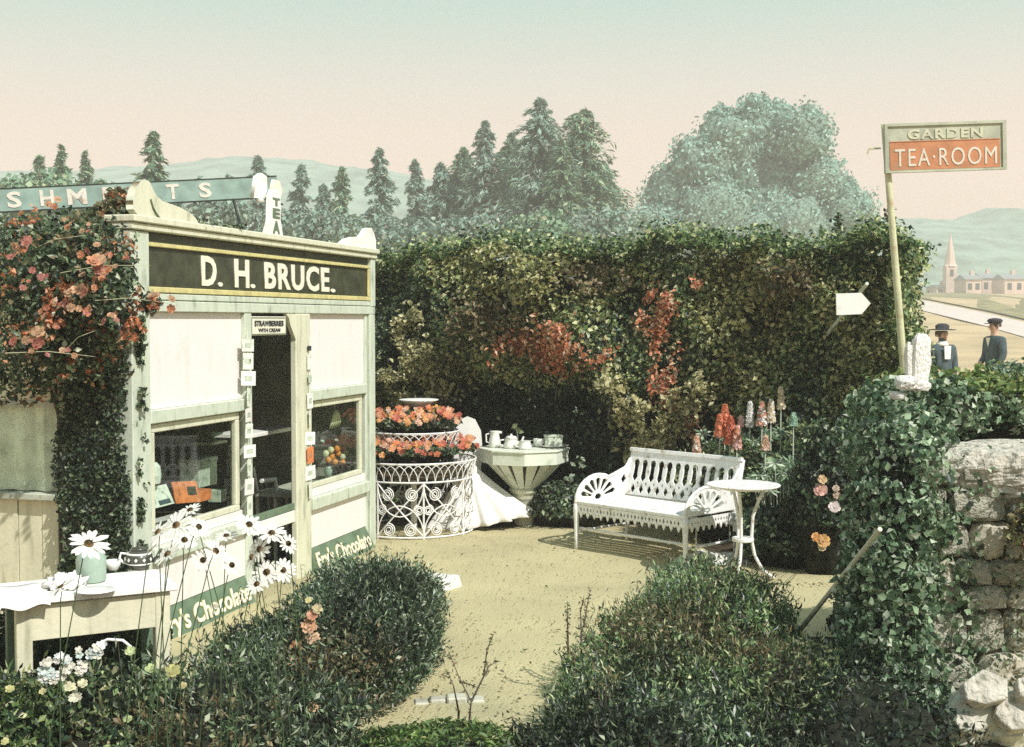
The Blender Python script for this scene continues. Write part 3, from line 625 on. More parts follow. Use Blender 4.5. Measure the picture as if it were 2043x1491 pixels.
# panels, windows
pane = {}
def bay(u0, u1, zb, right):
    MB().box(u0, u1, .010, .05, 1.452, ZA).build('upper_panel', M['pale'], shop)
    MB().box(u0, u1, -.03, .05, 1.365, 1.450).build('window_head', M['sage'], shop, bevel=.006)
    MB().box(u0, u1, -.006, .05, .20, .50).build('lower_panel', M['pale'], shop)
    MB().box(u0, u1, -.05, .06, .503, .60).build('window_sill', M['sage'], shop, bevel=.008)
    MB().box(u0, u1, .0, .05, .603, .665).build('sill_board', M['pale'], shop)
    w = MB(); a, b, lo, hi = u0 + .035, u1 - .045, .668, 1.358; f = .052
    w.box(a, b, .002, .04, hi - f, hi).box(a, b, .002, .04, lo, lo + f * .8).box(a, a + f, .002, .04, lo + f * .8, hi - f).box(b - f, b, .002, .04, lo + f * .8, hi - f)
    wf = w.build('window', M['cream'], shop, bevel=.005)
    MB().box(a + f, b - f, .018, .022, lo + f * .8, hi - f).build('pane', M['glass'], wf)
    MB().box(a - .03, a - .004, .02, .06, lo, hi).box(b + .004, b + .04, .02, .06, lo, hi).build('reveal_shade', M['black'], shop)  # black strips paint the shade of the window recess
    st = MB(); st.add([Vector((u0, -.002, .195)), Vector((u1, -.002, .195)), Vector((u1, -.10, .0)), Vector((u0, -.10, .0)), Vector((u0, .05, .195)), Vector((u1, .05, .195)), Vector((u1, .05, 0)), Vector((u0, .05, 0))],
        [(0, 3, 2, 1), (4, 5, 6, 7), (0, 1, 5, 4), (3, 7, 6, 2), (0, 4, 7, 3), (1, 2, 6, 5)])
    b_ = st.build('stall_board', M['green'], shop)
    T = frame(Vector((u0 + .02, -.101, 0.004)), (1, 0, 0), (0, .098, .195))
    w_ = (u1 - u0) - .05
    text('lettering', "Fry's Chocolate", w_, .175, M['gold'], b_, T, depth=.004, bold=.035, shear=.35)
    text('lettering', "Fry's Chocolate", w_ - .012, .168, M['letter'], b_, T @ Matrix.Translation((.006, .003, .0045)), depth=.003, bold=.012, shear=.35)
bay(uL, uD0, 0, False); bay(uD3, uR, 0, True)
# door opening: lintel, half gate, dark behind
MB().box(uD1, uD2, -.012, .015, .548, .60).build('half_door', M['green'], shop, bevel=.004)
MB().box(uD1, uD2, -.01, .012, .455, .545).build('half_door_rail', M['pale'], shop, bevel=.004)
MB().box(uD1, uD2, .02, .05, 1.97, ZA - .002).build('door_head', M['black'], shop)
pc = []; c0 = Vector((uD2, 0, ZA))
br = plate('bracket', [(0, 0), (-.16, 0), (-.12, -.03), (-.09, -.09), (-.03, -.16), (0, -.2)], [], frame(Vector((uD2 - .001, .0, ZA - .001)), (1, 0, 0), (0, 0, 1)), .03, M['cream'], shop)
# walls, floor, roof
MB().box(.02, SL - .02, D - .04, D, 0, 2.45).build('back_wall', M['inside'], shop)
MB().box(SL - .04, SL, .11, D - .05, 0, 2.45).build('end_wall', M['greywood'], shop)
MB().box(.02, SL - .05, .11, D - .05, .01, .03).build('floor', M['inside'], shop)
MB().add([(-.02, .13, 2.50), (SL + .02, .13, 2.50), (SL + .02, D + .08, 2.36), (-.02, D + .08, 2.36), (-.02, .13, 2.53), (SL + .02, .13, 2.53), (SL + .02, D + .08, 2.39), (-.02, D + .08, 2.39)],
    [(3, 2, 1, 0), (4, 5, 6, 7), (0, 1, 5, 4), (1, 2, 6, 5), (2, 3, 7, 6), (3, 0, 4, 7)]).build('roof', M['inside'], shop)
# side wall of boards with a curtained window at its far end
y1, zs = SS(128, 1000); yw0, zw0 = SS(126, 985); _, zwt = SS(60, 806)
nb = 15; bw = (D - .10) / nb
for k in range(nb):
    y0 = .10 + bw * k
    lo, hi = (0, 2.45)
    if y0 + bw > y1: hi = zs
    MB().box(.0 + .006 * (k % 2), .03 + .006 * (k % 2), y0 + .003, y0 + bw - .003, lo, hi).build('plank', M['board'], shop)
    if y0 + bw > y1: MB().box(.0 + .006 * (k % 2), .03, y0 + .003, y0 + bw - .003, zwt + .02, 2.45).build('plank', M['board'], shop)
MB().box(-.05, .04, y1, D, zs + .002, zs + .045).build('window_sill', M['greywood'], shop, bevel=.006)
vs = []; kx = 60
for j in range(2):
    for i in range(kx + 1):
        yy = y1 + .0 + (D - .06 - y1) * i / kx; vs.append((.045 + .022 * math.sin(yy * 38) + .01 * math.sin(yy * 91), yy, (zs + .05, zwt + .02)[j]))
MB().add(vs, [(i, i + 1, kx + 2 + i, kx + 1 + i) for i in range(kx)]).build('curtain', M['curtain'], shop, True)
MB().box(.012, .016, y1 + .01, D - .06, zs + .05, zwt + .02).build('pane', M['glass'], shop)
MB().box(-.012, .03, y1 - .03, y1 + .012, zs + .046, zwt + .02).box(-.012, .03, y1 + .012, D, zwt - .02, zwt + .02).build('window_frame', M['greywood'], shop, bevel=.004)
# fittings inside
MB().box(uL + .03, uD0, .05, .52, .60, .625).build('display_shelf', M['white'], shop)
MB().box(uD3, uR, .05, .48, .60, .625).build('display_shelf', M['greywood'], shop)
ua, za = SH(497, 868, .35); ub, _ = SH(575, 868, .35)
MB().box(ua - .1, ub + .1, .30, .62, za - .02, za + .012).build('counter_flap', M['white'], shop, bevel=.004)
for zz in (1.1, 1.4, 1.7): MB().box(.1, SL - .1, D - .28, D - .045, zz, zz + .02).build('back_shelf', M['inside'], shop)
# things on show
def shopthing(name, label, cat, px, py, off, group=None):
    u, z = SH(px, py, off); p = SW(u, off, z); return thing(name, label, cat, p, SRZ, group), u, z
def card(name, label, cat, px0, py0, px1, py1, off, m, lean=0.25, th=.006, rot=0, group=None, marks=None):
    t, u, z = shopthing(name, label, cat, px0, py1, off, group); u1, z1 = SH(px1, py0, off); w, h = u1 - u, z1 - z
    T = Matrix.Rotation(-lean, 4, 'X') @ Matrix.Rotation(rot, 4, 'Y')
    MB().box(0, w, 0, th, 0, h, T=T).build('card', m, t)
    return t, w, h, T
t, w, h, T = card('picture_card', 'orange picture card leaning left of the window middle', 'card', 352, 950, 398, 1005, .12, M['redcard'], .3, rot=.1)
MB().box(w * .55, w * .9, -.003, -.001, h * .35, h * .75, T=T).build('picture', M['pot'], t)
t, w, h, T = card('white_card', 'white card with blue picture lying front left in the shop window', 'card', 308, 962, 348, 1015, .10, M['paper'], .45)
MB().box(w * .3, w * .85, -.003, -.001, h * .08, h * .3, T=T).build('picture', M['jacket'], t)
t, u, z = shopthing('biscuit_tin', 'large square patterned tin at the back right of the left window', 'tin', 398, 975, .30)
MB().box(0, .26, 0, .16, 0, .20).box(-.006, .266, -.006, .166, .17, .205).build('body', M['tin'], t, bevel=.006)
t, u, z = shopthing('cardboard_box', 'low orange box beneath the patterned tin in the shop window', 'box', 398, 1003, .16)
MB().box(0, .17, 0, .10, 0, .075).build('body', M['redcard'], t, bevel=.004)
t, u, z = shopthing('cardboard_box', 'small green box right of the orange box in the shop window', 'box', 440, 1003, .17)
MB().box(0, .09, 0, .10, 0, .085).build('body', M['tin'], t, bevel=.004)
t, u, z = shopthing('paper_packet', 'pale crumpled packet in the left corner of the shop window', 'packet', 308, 965, .14)
MB().lathe([(.045, 0), (.055, .05), (.045, .11), (.02, .135)], 9, sx=1.1, sy=.7).build('body', M['paper'], t)
t, u, z = shopthing('dish', 'small glass dish of sweets on the high shelf of the left window', 'dish', 425, 880, .30)
MB().lathe([(.02, 0), (.012, .03), (.07, .05), (.075, .06)], 14).build('bowl', M['jar'], t, True); MB().box(-.12, .12, -.05, .10, -.02, -.002).build('bracket_shelf', M['greywood'], t)
for i, (px, py) in enumerate([(650, 905), (662, 912), (674, 905), (683, 912), (655, 918), (668, 922), (660, 898), (683, 922), (672, 896), (690, 902)]):
    t, u, z = shopthing('orange', 'orange heaped behind the glass of the right-hand shop window', 'orange', px, py, .20, 'oranges in the shop window')
    MB().lathe([(.002, -.03), (.02, -.024), (.03, 0), (.02, .024), (.002, .03)], 10).build('peel', M['orange'] if i % 3 else M['banana'], t, True)
MB_ = MB().box(-.16, .16, -.02, .14, -.04, -.032)
t, u, z = shopthing('fruit_tray', 'dark tray holding the oranges in the right-hand window', 'tray', 670, 920, .20); MB_.build('base', M['inside'], t)
MB().box(-.16, -.14, 0, .02, z * 0 - (z - .63), -.04).box(.14, .16, 0, .02, -(z - .63), -.04).build('leg', M['inside'], t)
t, u, z = shopthing('banana_bunch', 'bunch of pale bananas hanging in the right-hand window', 'bananas', 668, 822, .16)
for k in range(5):
    x = -.075 + .037 * k; MB().tube([(x * .3, 0, .02), (x * .8, -.01, -.03), (x * 1.2, -.005, -.09), (x * 1.3 + .01, .01, -.14)], [.006, .014, .015, .004], 7).build('banana', M['banana'], t, True)
MB().tube([(0, 0, .02), (0, 0, 1.95 - z)], .004, 5).build('string', M['paper'], t)
for (px, py, lb) in ((640, 880, 'pale spindle-shaped fruit lying left under the bananas'), (668, 878, 'pale spindle-shaped fruit lying right under the bananas')):
    t, u, z = shopthing('marrow', lb, 'fruit', px, py, .22); MB().tube([(0, 0, 0), (.04, 0, -.008), (.08, 0, -.02)], [.008, .018, .006], 8).build('skin', M['jar'], t, True)
    MB().box(-.02, .10, -.02, .1, -.04, -.03).build('shelf_strip', M['inside'], t)
t, u, z = shopthing('glass_jar', 'small grey glass jar low in the right-hand window', 'jar', 655, 945, .18)
MB().lathe([(.03, -.03), (.035, .03), (.025, .045), (.028, .06)], 12).build('body', M['jar'], t, True)
# strings of picture postcards hanging at the two sides of the doorway
def cardstring(label, px, items, off):
    u, _ = SH(px, 800, off); t = thing('postcard_string', label, 'postcards', SW(u, off, 0), SRZ, 'postcard strings beside the door')
    z0 = SH(px, items[0][0], off)[1] + .02; z1 = SH(px, items[-1][1], off)[1]
    MB().tube([(0, .004, z1), (0, .004, z0 + .03)], .0025, 4).build('string', M['paper'], t)
    for a, b, wd, mm in items:
        za_, zb_ = SH(px, a, off)[1], SH(px, b, off)[1]; dx = random.uniform(-.008, .008); an = random.uniform(-.07, .07)
        wd *= 1.4; T = Matrix.Translation((dx, 0, (za_ + zb_) / 2)) @ Matrix.Rotation(an, 4, 'Y') @ Matrix.Rotation(random.uniform(-.4, .4), 4, 'Z')
        h = (za_ - zb_) / 2 * .96; MB().box(-wd / 2, wd / 2, -.004, 0, -h, h, T=T).build('postcard', M[mm], t)
        if wd > .07: MB().box(-wd * .28, wd * .25, -.0065, -.0045, -h * .3, h * .35, T=T).build('picture', M['tin' if mm != 'redcard' else 'rust'], t)
cardstring('string of postcards hanging down the left side of the doorway', 496, [(676, 702, .10, 'paper'), (704, 738, .07, 'paper'), (740, 770, .10, 'white'), (774, 812, .07, 'paper'), (814, 842, .10, 'white'), (845, 875, .055, 'paper'), (888, 914, .09, 'white'), (916, 950, .06, 'paper'), (955, 988, .11, 'white'), (990, 1030, .06, 'paper')], -.05)
cardstring('string of postcards hanging on the right of the thick door post', 618, [(690, 700, .03, 'ink'), (708, 738, .045, 'paper'), (748, 764, .05, 'tin'), (784, 816, .06, 'white'), (820, 850, .045, 'paper'), (862, 888, .08, 'white'), (892, 925, .08, 'redcard'), (930, 958, .10, 'white'), (962, 995, .05, 'paper')], -.045)
# small hanging notice in the doorway
t, u, z = shopthing('notice_board', 'small white notice hanging at the top of the open doorway', 'notice', 501, 670, -.02)
u2, z2 = SH(571, 632, -.02); w, h = u2 - u, z2 - z
b_ = MB().box(0, w, 0, .012, 0, h).build('board', M['letter'], t, bevel=.003)
MB().box(.006, w - .006, -.003, -.001, .006, .012).box(.006, w - .006, -.003, -.001, h - .012, h - .006).box(.006, .012, -.003, -.001, .014, h - .014).box(w - .012, w - .006, -.003, -.001, .014, h - .014).build('border', M['green'], t)
text('lettering', 'STRAWBERRIES', w * .82, h * .30, M['ink'], b_, on_front(w * .09, h * .48, -.001), depth=.003, bold=.03)
text('lettering', 'WITH CREAM', w * .62, h * .20, M['ink'], b_, on_front(w * .19, h * .17, -.001), depth=.003, bold=.02)
MB().tube([(w * .1, .006, h), (w * .1, .006, ZA - z)], .003, 4).tube([(w * .9, .006, h), (w * .9, .006, ZA - z)], .003, 4).build('cord', M['black'], t)
# a pale chair just inside the door
t, u, z = shopthing('white_stool', 'white painted stool frame standing just inside the doorway', 'stool', 560, 1000, .35)
zz = .0 - z + .05
MB().box(-.10, .14, -.02, .18, .055, .085).build('seat', M['white'], t, bevel=.004)
for a, b in ((-.09, 0), (.12, 0), (-.09, .16), (.12, .16)): MB().box(a - .012, a + .012, b - .012, b + .012, zz, .054).build('leg', M['white'], t)
MB().tube([(-.09, .16, .085), (-.10, .19, .28)], .012, 6).tube([(-.30, .02, .20), (-.10, .0, .19), (-.07, 0, .10)], .018, 6).build('backrest', M['white'], t)
# ornaments on the roof edge
def on_cornice(px, py): return SH(px, py, -.03)
def ornament(name, label, cat, pts, th=.05, m='cream', extra=None):
    uv = [on_cornice(*p) for p in pts]; u0 = sum(p[0] for p in uv) / len(uv)
    t = thing(name, label, cat, SW(u0, -.03, ZT), SRZ); poly = [(a - u0, max(b - ZT, .001)) for a, b in uv]
    plate('board', poly, [], frame(Vector((0, th / 2, 0)), (1, 0, 0), (0, 0, 1)), th, M[m], t).modifiers.new('bevel', 'BEVEL').width = .006
    return t, u0
t, u0 = ornament('roof_scroll', 'large cream scroll board on the left end of the cornice', 'scroll', [(268, 436), (259, 418), (258, 400), (264, 378), (272, 363), (284, 359), (292, 364), (298, 378), (306, 392), (318, 402), (335, 408), (352, 414), (370, 423), (384, 436), (389, 447), (392, 456), (330, 446), (300, 441)])
a, b = on_cornice(294, 405), on_cornice(312, 440)
for seed in range(7): pass
MB().tube([Vector((on_cornice(*p)[0] - u0, -.030, on_cornice(*p)[1] - ZT)) for p in ((292, 398), (297, 415), (304, 428), (313, 439))], .006, 5).build('groove', M['green'], t)
t, u0 = ornament('roof_scroll', 'smaller white scroll board on the right end of the cornice', 'scroll', [(672, 497), (676, 488), (688, 477), (702, 473), (716, 474), (722, 466), (728, 456), (736, 455), (741, 466), (745, 480), (745, 507), (700, 500)], m='white')
t, u0 = ornament('tea_post', 'upright white post lettered TEA standing on the cornice', 'sign', [(528, 480), (535, 440), (536, 392), (541, 378), (551, 378), (555, 392), (555, 440), (560, 484)], th=.04, m='white')
for ch_, py, hh in (('T', 410, 16), ('E', 435, 20), ('A', 466, 26)):
    ua, za = on_cornice(539, py); ub, _ = on_cornice(553, py); h = hh * (6.9) / FPX
    text('lettering', ch_, ub - ua, h, M['green'], t, on_front(ua - u0, za - ZT, -.0215), depth=.003, bold=.04)
MB().lathe([(.035, 0), (.02, .03), (.03, .08), (.004, .15)], 8, c=(on_cornice(527, 395)[0] - u0, .03, on_cornice(527, 395)[1] - ZT - .03)).build('finial', M['white'], t, True)
q = [(on_cornice(*p)[0] - u0, on_cornice(*p)[1] - ZT) for p in ((514, 395), (520, 352), (530, 345), (540, 352), (541, 378), (536, 396))]
plate('wing', q, [], frame(Vector((0, .06, 0)), (1, 0, 0), (0, 0, 1)), .03, M['white'], t)
q = [(on_cornice(*p)[0] - u0, on_cornice(*p)[1] - ZT) for p in ((552, 378), (556, 358), (566, 362), (571, 382), (566, 398), (556, 396))]
plate('wing', q, [], frame(Vector((0, .06, 0)), (1, 0, 0), (0, 0, 1)), .03, M['letter'], t)
MB().tube([Vector((on_cornice(*p)[0] - u0, .04, on_cornice(*p)[1] - ZT)) for p in ((557, 393), (563, 404), (573, 408))], .008, 5).build('hook', M['black'], t)
# long green roof sign on an iron bracket
p0, p1 = at(-330, 440, 7.0), at(556, 392, 8.2); dv = (p1 - p0); Lb = dv.length; up = Vector((0, 0, 1)); hb = .17
t = thing('roof_sign', 'long green roof sign with spaced pale capitals above the shop', 'sign', p0)
Tm = frame(Vector((0, 0, 0)), dv, up)
sb = MB().box(0, Lb, 0, hb, -.02, 0, T=Tm).build('board', M['teal'], t)
MB().box(0, Lb, -.012, 0, -.024, .006, T=Tm).box(0, Lb, hb, hb + .008, -.024, .004, T=Tm).build('edge_strip', M['black'], t)
def sign_x(px):                                          # distance along the board seen at photo x
    best = 0; bd = 1e9
    for k in range(2000):
        q = p0 + dv * (k / 1999); x = 1021.5 + FPX * KY * q.x / q.y
        if abs(x - px) < bd: bd, best = abs(x - px), k / 1999 * Lb
    return best
for ch_, px in zip('REFRESHMENTS', (-295, -233, -170, -106, -44, 35, 100, 160, 224, 286, 350, 414)):
    x = sign_x(px); w = .105 if ch_ != 'M' else .15
    text('lettering', ch_, w, .125, M['wornletter'], sb, Tm @ Matrix.Translation((x - w / 2, .022, .001)), depth=.004, bold=.03)
bp = [at(466, 398, 7.95), at(474, 430, 7.9), at(484, 466, 7.75)]
MB().tube([q - p0 for q in bp] , .014, 6).build('bracket', M['black'], t)
for px in (330, 100, -120):
    q = p0 + dv * (sign_x(px) / Lb); MB().tube([q - p0 + Vector((0, .03, .02)), Vector((q.x, q.y + .03, 2.4)) - p0], .014, 6).build('bracket', M['black'], t)
# leaf litter and rubbish on the cornice
for (px, py, lb) in ((470, 462, 'crumpled leaf litter on the cornice left of the TEA post'), (400, 448, 'crumpled scrap lying beside the left scroll board')):
    u, z = on_cornice(px, py - 4); q = SW(u, .0, ZT); t = thing('leaf_litter', lb, 'litter', q)
    n = 40; P = np.column_stack([rng.normal(size=n) * .05, rng.normal(size=n) * .03, rng.uniform(0.01, .035, n)]); leaves('leaf', P, np.tile([0, 0, 1.], (n, 1)), .04, pal('dark', n), M['leaf'], t)

# ---- ivy and the climbing rose against the side wall
ivy = thing('ivy', 'dark ivy column climbing the shop corner beside the window', 'ivy', SA)
yi, _ = SS(128, 900); n = 15000
yy = rng.uniform(-.02, yi + .05, n); zz = rng.uniform(.02, 2.3, n); k = yy < (yi + .05 * np.sin(zz * 7)); yy, zz = yy[k], zz[k]
out = .03 + .07 * rng.random(len(yy)) + .03 * np.sin(zz * 6 + yy * 9)
P = np.stack([-SU.x * out + SI.x * yy, -SU.y * out + SI.y * yy, zz], -1); k = wob(P, 2.2, 5) + rng.uniform(-.5, .5, len(P)) > -.5; P = P[k]
leaves('foliage', P, np.tile([-SU.x, -SU.y, .3], (len(P), 1)), .032, pal('dark', len(P), (.4, .3, .2, .08, .02)), M['leaf'], ivy, jit=.6)
n = 2200; uu = np.abs(rng.normal(size=n)) * .035; zz = rng.uniform(.0, 2.1, n); P = np.stack([SU.x * uu - SI.x * (.04 + rng.random(n) * .03), SU.y * uu - SI.y * (.04 + rng.random(n) * .03), zz], -1)
k = wob(P, 3.5, 6) > .1; P = P[k]; leaves('edge_foliage', P, np.tile([-SI.x, -SI.y, .3], (len(P), 1)), .036, pal('dark', len(P)), M['leaf'], ivy, jit=.6)
rose = thing('rose_bush', 'big climbing rose with orange blooms spilling over the shop corner', 'rose bush', (-2.55, 5.6 * KY, 0))
for pts in ([(-.13, .20, 0), (-.14, .20, 1.2), (-.3, .1, 2.0)], [(-.20, .22, 0), (-.20, .22, 1.4), (-.2, .1, 2.0)]):
    MB().tube(pts, [.012, .010, .008], 7).build('cane', M['trunk'], rose)
PP = []; NN = []
for (px, py, Y, r, n) in ((60, 510, 5.7, .26, 2200), (150, 500, 5.7, .24, 2200), (228, 440, 5.8, .14, 1100), (235, 395, 5.85, .07, 350), (190, 520, 5.5, .24, 2200), (90, 560, 5.4, .28, 2600), (200, 600, 5.4, .22, 1900), (60, 650, 5.4, .28, 2300), (150, 680, 5.5, .24, 1900), (230, 650, 5.45, .14, 900), (30, 740, 5.6, .2, 900), (120, 740, 5.7, .2, 1000), (200, 740, 5.65, .17, 800), (10, 540, 5.6, .3, 1500), (300, 605, 5.55, .07, 200)):
    c = at(px, py, Y) - Vector((-2.55, 5.6 * KY, 0)); a, nn = blobpts(tuple(c), (r, r * .9, r), n, int(px + py), .2, 1.3, .6, gap=-.2); PP.append(a); NN.append(nn)
P = np.vstack(PP); cols = pal('dark', len(P), (.25, .3, .25, .15, .05)); k = wob(P, 1.5, 9) > .35; cols[k] = pal('brown', k.sum()); k = (wob(P, 2.6, 19) + rng.uniform(-.2, .2, len(P)) > .52); cols[k] = pal('red', k.sum(), (.3, .3, .2, .15, .05))
leaves('foliage', P, np.vstack(NN), .042, cols, M['leaf'], rose, jit=.9)
tw = MB()
for (a, b, Y) in (((120, 545), (300, 530), 5.3), ((60, 500), (170, 470), 5.35), ((130, 700), (190, 660), 5.2), ((10, 705), (190, 712), 5.2), ((190, 600), (335, 605), 5.25)):
    p, q = at(*a, Y), at(*b, Y - .05); o = Vector((-2.55, 5.6 * KY, 0)); tw.tube([p - o, (p + q) / 2 - o + Vector((0, -.03, .02)), q - o], [.0024, .002, .001], 5)
tag(tw.build('twig', M['polewood'], rose), kind='stuff')
rr = random.Random(3)
for (px, py, s) in ((40, 490, 26), (20, 500, 20), (190, 530, 34), (215, 545, 26), (170, 560, 24), (150, 590, 34), (135, 600, 26), (160, 610, 22), (290, 590, 24), (325, 605, 20), (60, 675, 30), (35, 690, 26), (80, 700, 22), (130, 712, 22), (100, 410, 18), (180, 500, 20), (230, 625, 20), (210, 640, 18), (75, 540, 22), (105, 640, 18), (245, 520, 14), (130, 440, 16), (170, 460, 16), (95, 620, 20), (50, 560, 18)):
    for k in range(3):
        c = at(px + rr.uniform(-20, 20), py + rr.uniform(-15, 15), 5.08 + rr.random() * .1) - Vector((-2.55, 5.6 * KY, 0))
        bloom(rose, c, s * 5.1 / FPX * rr.uniform(.26, .5), rr.choice([(.58, .24, .11), (.46, .15, .08), (.60, .34, .18), (.42, .14, .10), (.50, .30, .16)]), 6, 4, (rr.uniform(-.9, .9), -.8, rr.uniform(-.2, .9)))

# ================================================================== THE GARDEN FURNITURE
# ---- white plank table in front of the shop's side, with tea things
ty = 4.55; a = at(20, 1200, ty); b = at(348, 1164, ty + .28); dv = Vector((b.x - a.x, b.y - a.y, 0)); TW = dv.length; TZ = a.z; trz = math.atan2(dv.y, dv.x)
gt = thing('garden_table', 'long white wooden table with a deep apron beside the shop', 'table', (a.x, a.y, 0), trz)
TD = .48
for k in range(3): MB().box(-.03, TW + .02, k * TD / 3 + .002, (k + 1) * TD / 3 - .002, TZ - .03, TZ).build('top_plank', M['white'], gt, bevel=.004)
MB().box(.10, TW - .06, .035, .06, TZ - .215, TZ - .04).box(.10, TW - .06, TD - .06, TD - .035, TZ - .2, TZ - .031).build('apron', M['board'], gt, bevel=.003)
for x in (.03, TW - .09):
    for y in (.03, TD - .10): MB().box(x, x + .075, y, y + .07, 0, TZ - .031).build('leg', M['board'] if y < .1 else M['green'], gt, bevel=.004)
def on_table(px, py, z): return G(px, py, z)
c = on_table(278, 1136, TZ)
tp = thing('teapot', 'dark patterned teapot with white band standing on the long table', 'teapot', (c.x, c.y, TZ), .2)
MB().lathe([(.040, 0), (.052, .006), (.050, .012), (.070, .04), (.074, .06), (.066, .085), (.045, .10), (.043, .104)], 22).build('body', M['pot'], tp, True)
for z0, r0 in ((.030, .0685), (.082, .0695)): MB().lathe([(r0 - .004, z0), (r0 + .001, z0 + .003), (r0 + .0015, z0 + .007), (r0 - .004, z0 + .010)], 22).build('band', M['china'], tp, True)
for k in range(11):
    t_ = 2 * PI * k / 11; T = Matrix.Rotation(t_, 4, 'Z') @ Matrix.Translation((.0745, 0, .06)); MB().prism([(0, -.011), (.009, 0), (0, .011), (-.009, 0)], T @ Matrix.Rotation(PI / 2, 4, 'Y') @ Matrix.Rotation(PI / 2, 4, 'Z'), .003).build('spot', M['china'], tp)
MB().tube([(.066, 0, .045), (.095, 0, .06), (.112, 0, .10), (.120, 0, .108)], [.016, .012, .008, .007], 8).build('spout', M['pot'], tp, True)
MB().tube([(-.060, 0, .085), (-.095, 0, .092), (-.103, 0, .065), (-.085, 0, .04), (-.066, 0, .035)], .007, 7).build('handle', M['china'], tp, True)
MB().lathe([(.042, .104), (.035, .118), (.012, .124), (.009, .130), (.014, .138), (.004, .146)], 16).build('lid', M['pot'], tp, True)
def cup(px, py, label, r=.04, h=.055, z=None, T=None, cat='cup', name='teacup', sx=1, m='china'):
    c = on_table(px, py, z); t = thing(name, label, cat, (c.x, c.y, z), random.uniform(2.6, 3.4))
    MB().lathe([(r * .55, 0), (r * .6, .004), (r * .95, h * .5), (r, h), (r * .93, h), (r * .86, h * .5), (r * .5, .008)], 18).build('body', M[m], t, True)
    MB().tube([(r * .9, 0, h * .8), (r * 1.5, 0, h * .75), (r * 1.5, 0, h * .35), (r * .85, 0, h * .3)], .0045, 6).build('handle', M[m], t, True); return t
cup(226, 1138, 'small white teacup standing left of the dark teapot', z=TZ)
c = on_table(176, 1165, TZ); jr = thing('preserve_jar', 'squat grey green glass jar behind the single big daisy', 'jar', (c.x, c.y + .05, TZ))
MB().lathe([(.06, 0), (.074, .01), (.076, .12), (.060, .16), (.055, .165)], 20).build('body', M['jar'], jr, True); MB().lathe([(.058, .166), (.058, .18), (.02, .19)], 16).build('lid', M['jar'], jr, True)
c = on_table(120, 1180, TZ); cl_ = thing('crumpled_napkin', 'heap of crumpled white cloth at the left part of the table', 'cloth', (c.x, c.y + .08, TZ))
lumpy((0, 0, 0), (.10, .07, .075), 4, .34, 2.0, 40, 22, hemi=True, low=.002).build('cloth', M['cloth'], cl_, True)
c = on_table(190, 1178, TZ); pl = thing('plate', 'shallow white plate near the front edge of the long table', 'plate', (c.x + .02, c.y - .06, TZ))
MB().lathe([(.05, 0), (.06, .004), (.10, .014), (.098, .017), (.055, .008), (.001, .007)], 24).build('rim', M['china'], pl, True)
c = on_table(60, 1190, TZ); pf = thing('tablecloth', 'rumpled white cloth hanging over the left corner of the table', 'tablecloth', (a.x, a.y, TZ), trz)
vs = []; 
for j in range(9):
    for i in range(19):
        x = -.06 + .24 * i / 18; y = -.045 + .40 * j / 8; z = .006 + .006 * math.sin(x * 31 + y * 8) * math.sin(y * 25)
        if j == 0: z = -.03 - .012 * math.sin(x * 34)
        if i == 0: z -= .03
        vs.append((x, y, max(z, .003) if (j and i) else z))
o = MB().add(vs, [(j * 19 + i, j * 19 + i + 1, (j + 1) * 19 + i + 1, (j + 1) * 19 + i) for j in range(8) for i in range(18)]).build('cloth', M['cloth'], pf, True)
o.modifiers.new('thick', 'SOLIDIFY').thickness = .003

# ---- tiered wire flower stand by the shop corner
sc = Vector((-.93, 8.98 * KY, 0)); ws = thing('plant_stand', 'curved white wire flower stand of two tiers with scrollwork skirt', 'plant stand', sc)
def ring(r, z, th=.007, a0=0, a1=2 * PI, n=40, mb=None):
    mb = mb or MB(); pts = [(r * math.cos(a0 + (a1 - a0) * k / n), r * math.sin(a0 + (a1 - a0) * k / n), z) for k in range(n if a1 - a0 > 6.2 else n + 1)]
    return mb.tube(pts, th, 5, close=a1 - a0 > 6.2)
R1, R2 = .56, .40
for r, z in ((R1, .03), (R1, .53), (R1 + .03, .70), (R2, .78), (R2 + .03, .96)): ring(r, z, .009).build('hoop', M['white2'], ws)
def cyl(r, s, z): t = s / r; return (r * math.cos(t), r * math.sin(t), z)
for tier, (r, z0, z1) in enumerate(((R1, .535, .695), (R2, .785, .955))):            # basket weave of crossing hoops
    n = 44 if tier == 0 else 34; mb = MB(); L = 2 * PI * r
    for k in range(n):
        s0 = L * k / n; pts = []
        for q in range(9):
            f = q / 8; an = PI * f; s = s0 + (L / n) * 1.5 * (1 - math.cos(an)) ; h = z0 + (z1 - z0) * math.sin(an)
            rr_ = r + .03 * (h - z0) / (z1 - z0); pts.append((rr_ * math.cos(s / r), rr_ * math.sin(s / r), h))
        mb.tube(pts, .0042, 4)
    o = mb.build('basket_wire', M['white2'], ws)
    lumpy((0, 0, z0 + .04), (r * .92, r * .92, .09), 3 + tier, .05, hemi=True, low=z0 + .005).build('soil', M['soil'], ws, True)
L = 2 * PI * R1; npan = 8; pw = L / npan
def spiral(mb, s, z, r0, turns, sgn, a0, th=.0055):
    pts = []
    for q in range(int(14 * turns) + 1):
        an = a0 + sgn * q / 14 * 2 * PI; rr_ = r0 * (1 - .8 * q / (14 * turns)); pts.append(cyl(R1, s + rr_ * math.cos(an), z + rr_ * math.sin(an)))
    mb.tube(pts, th, 4)
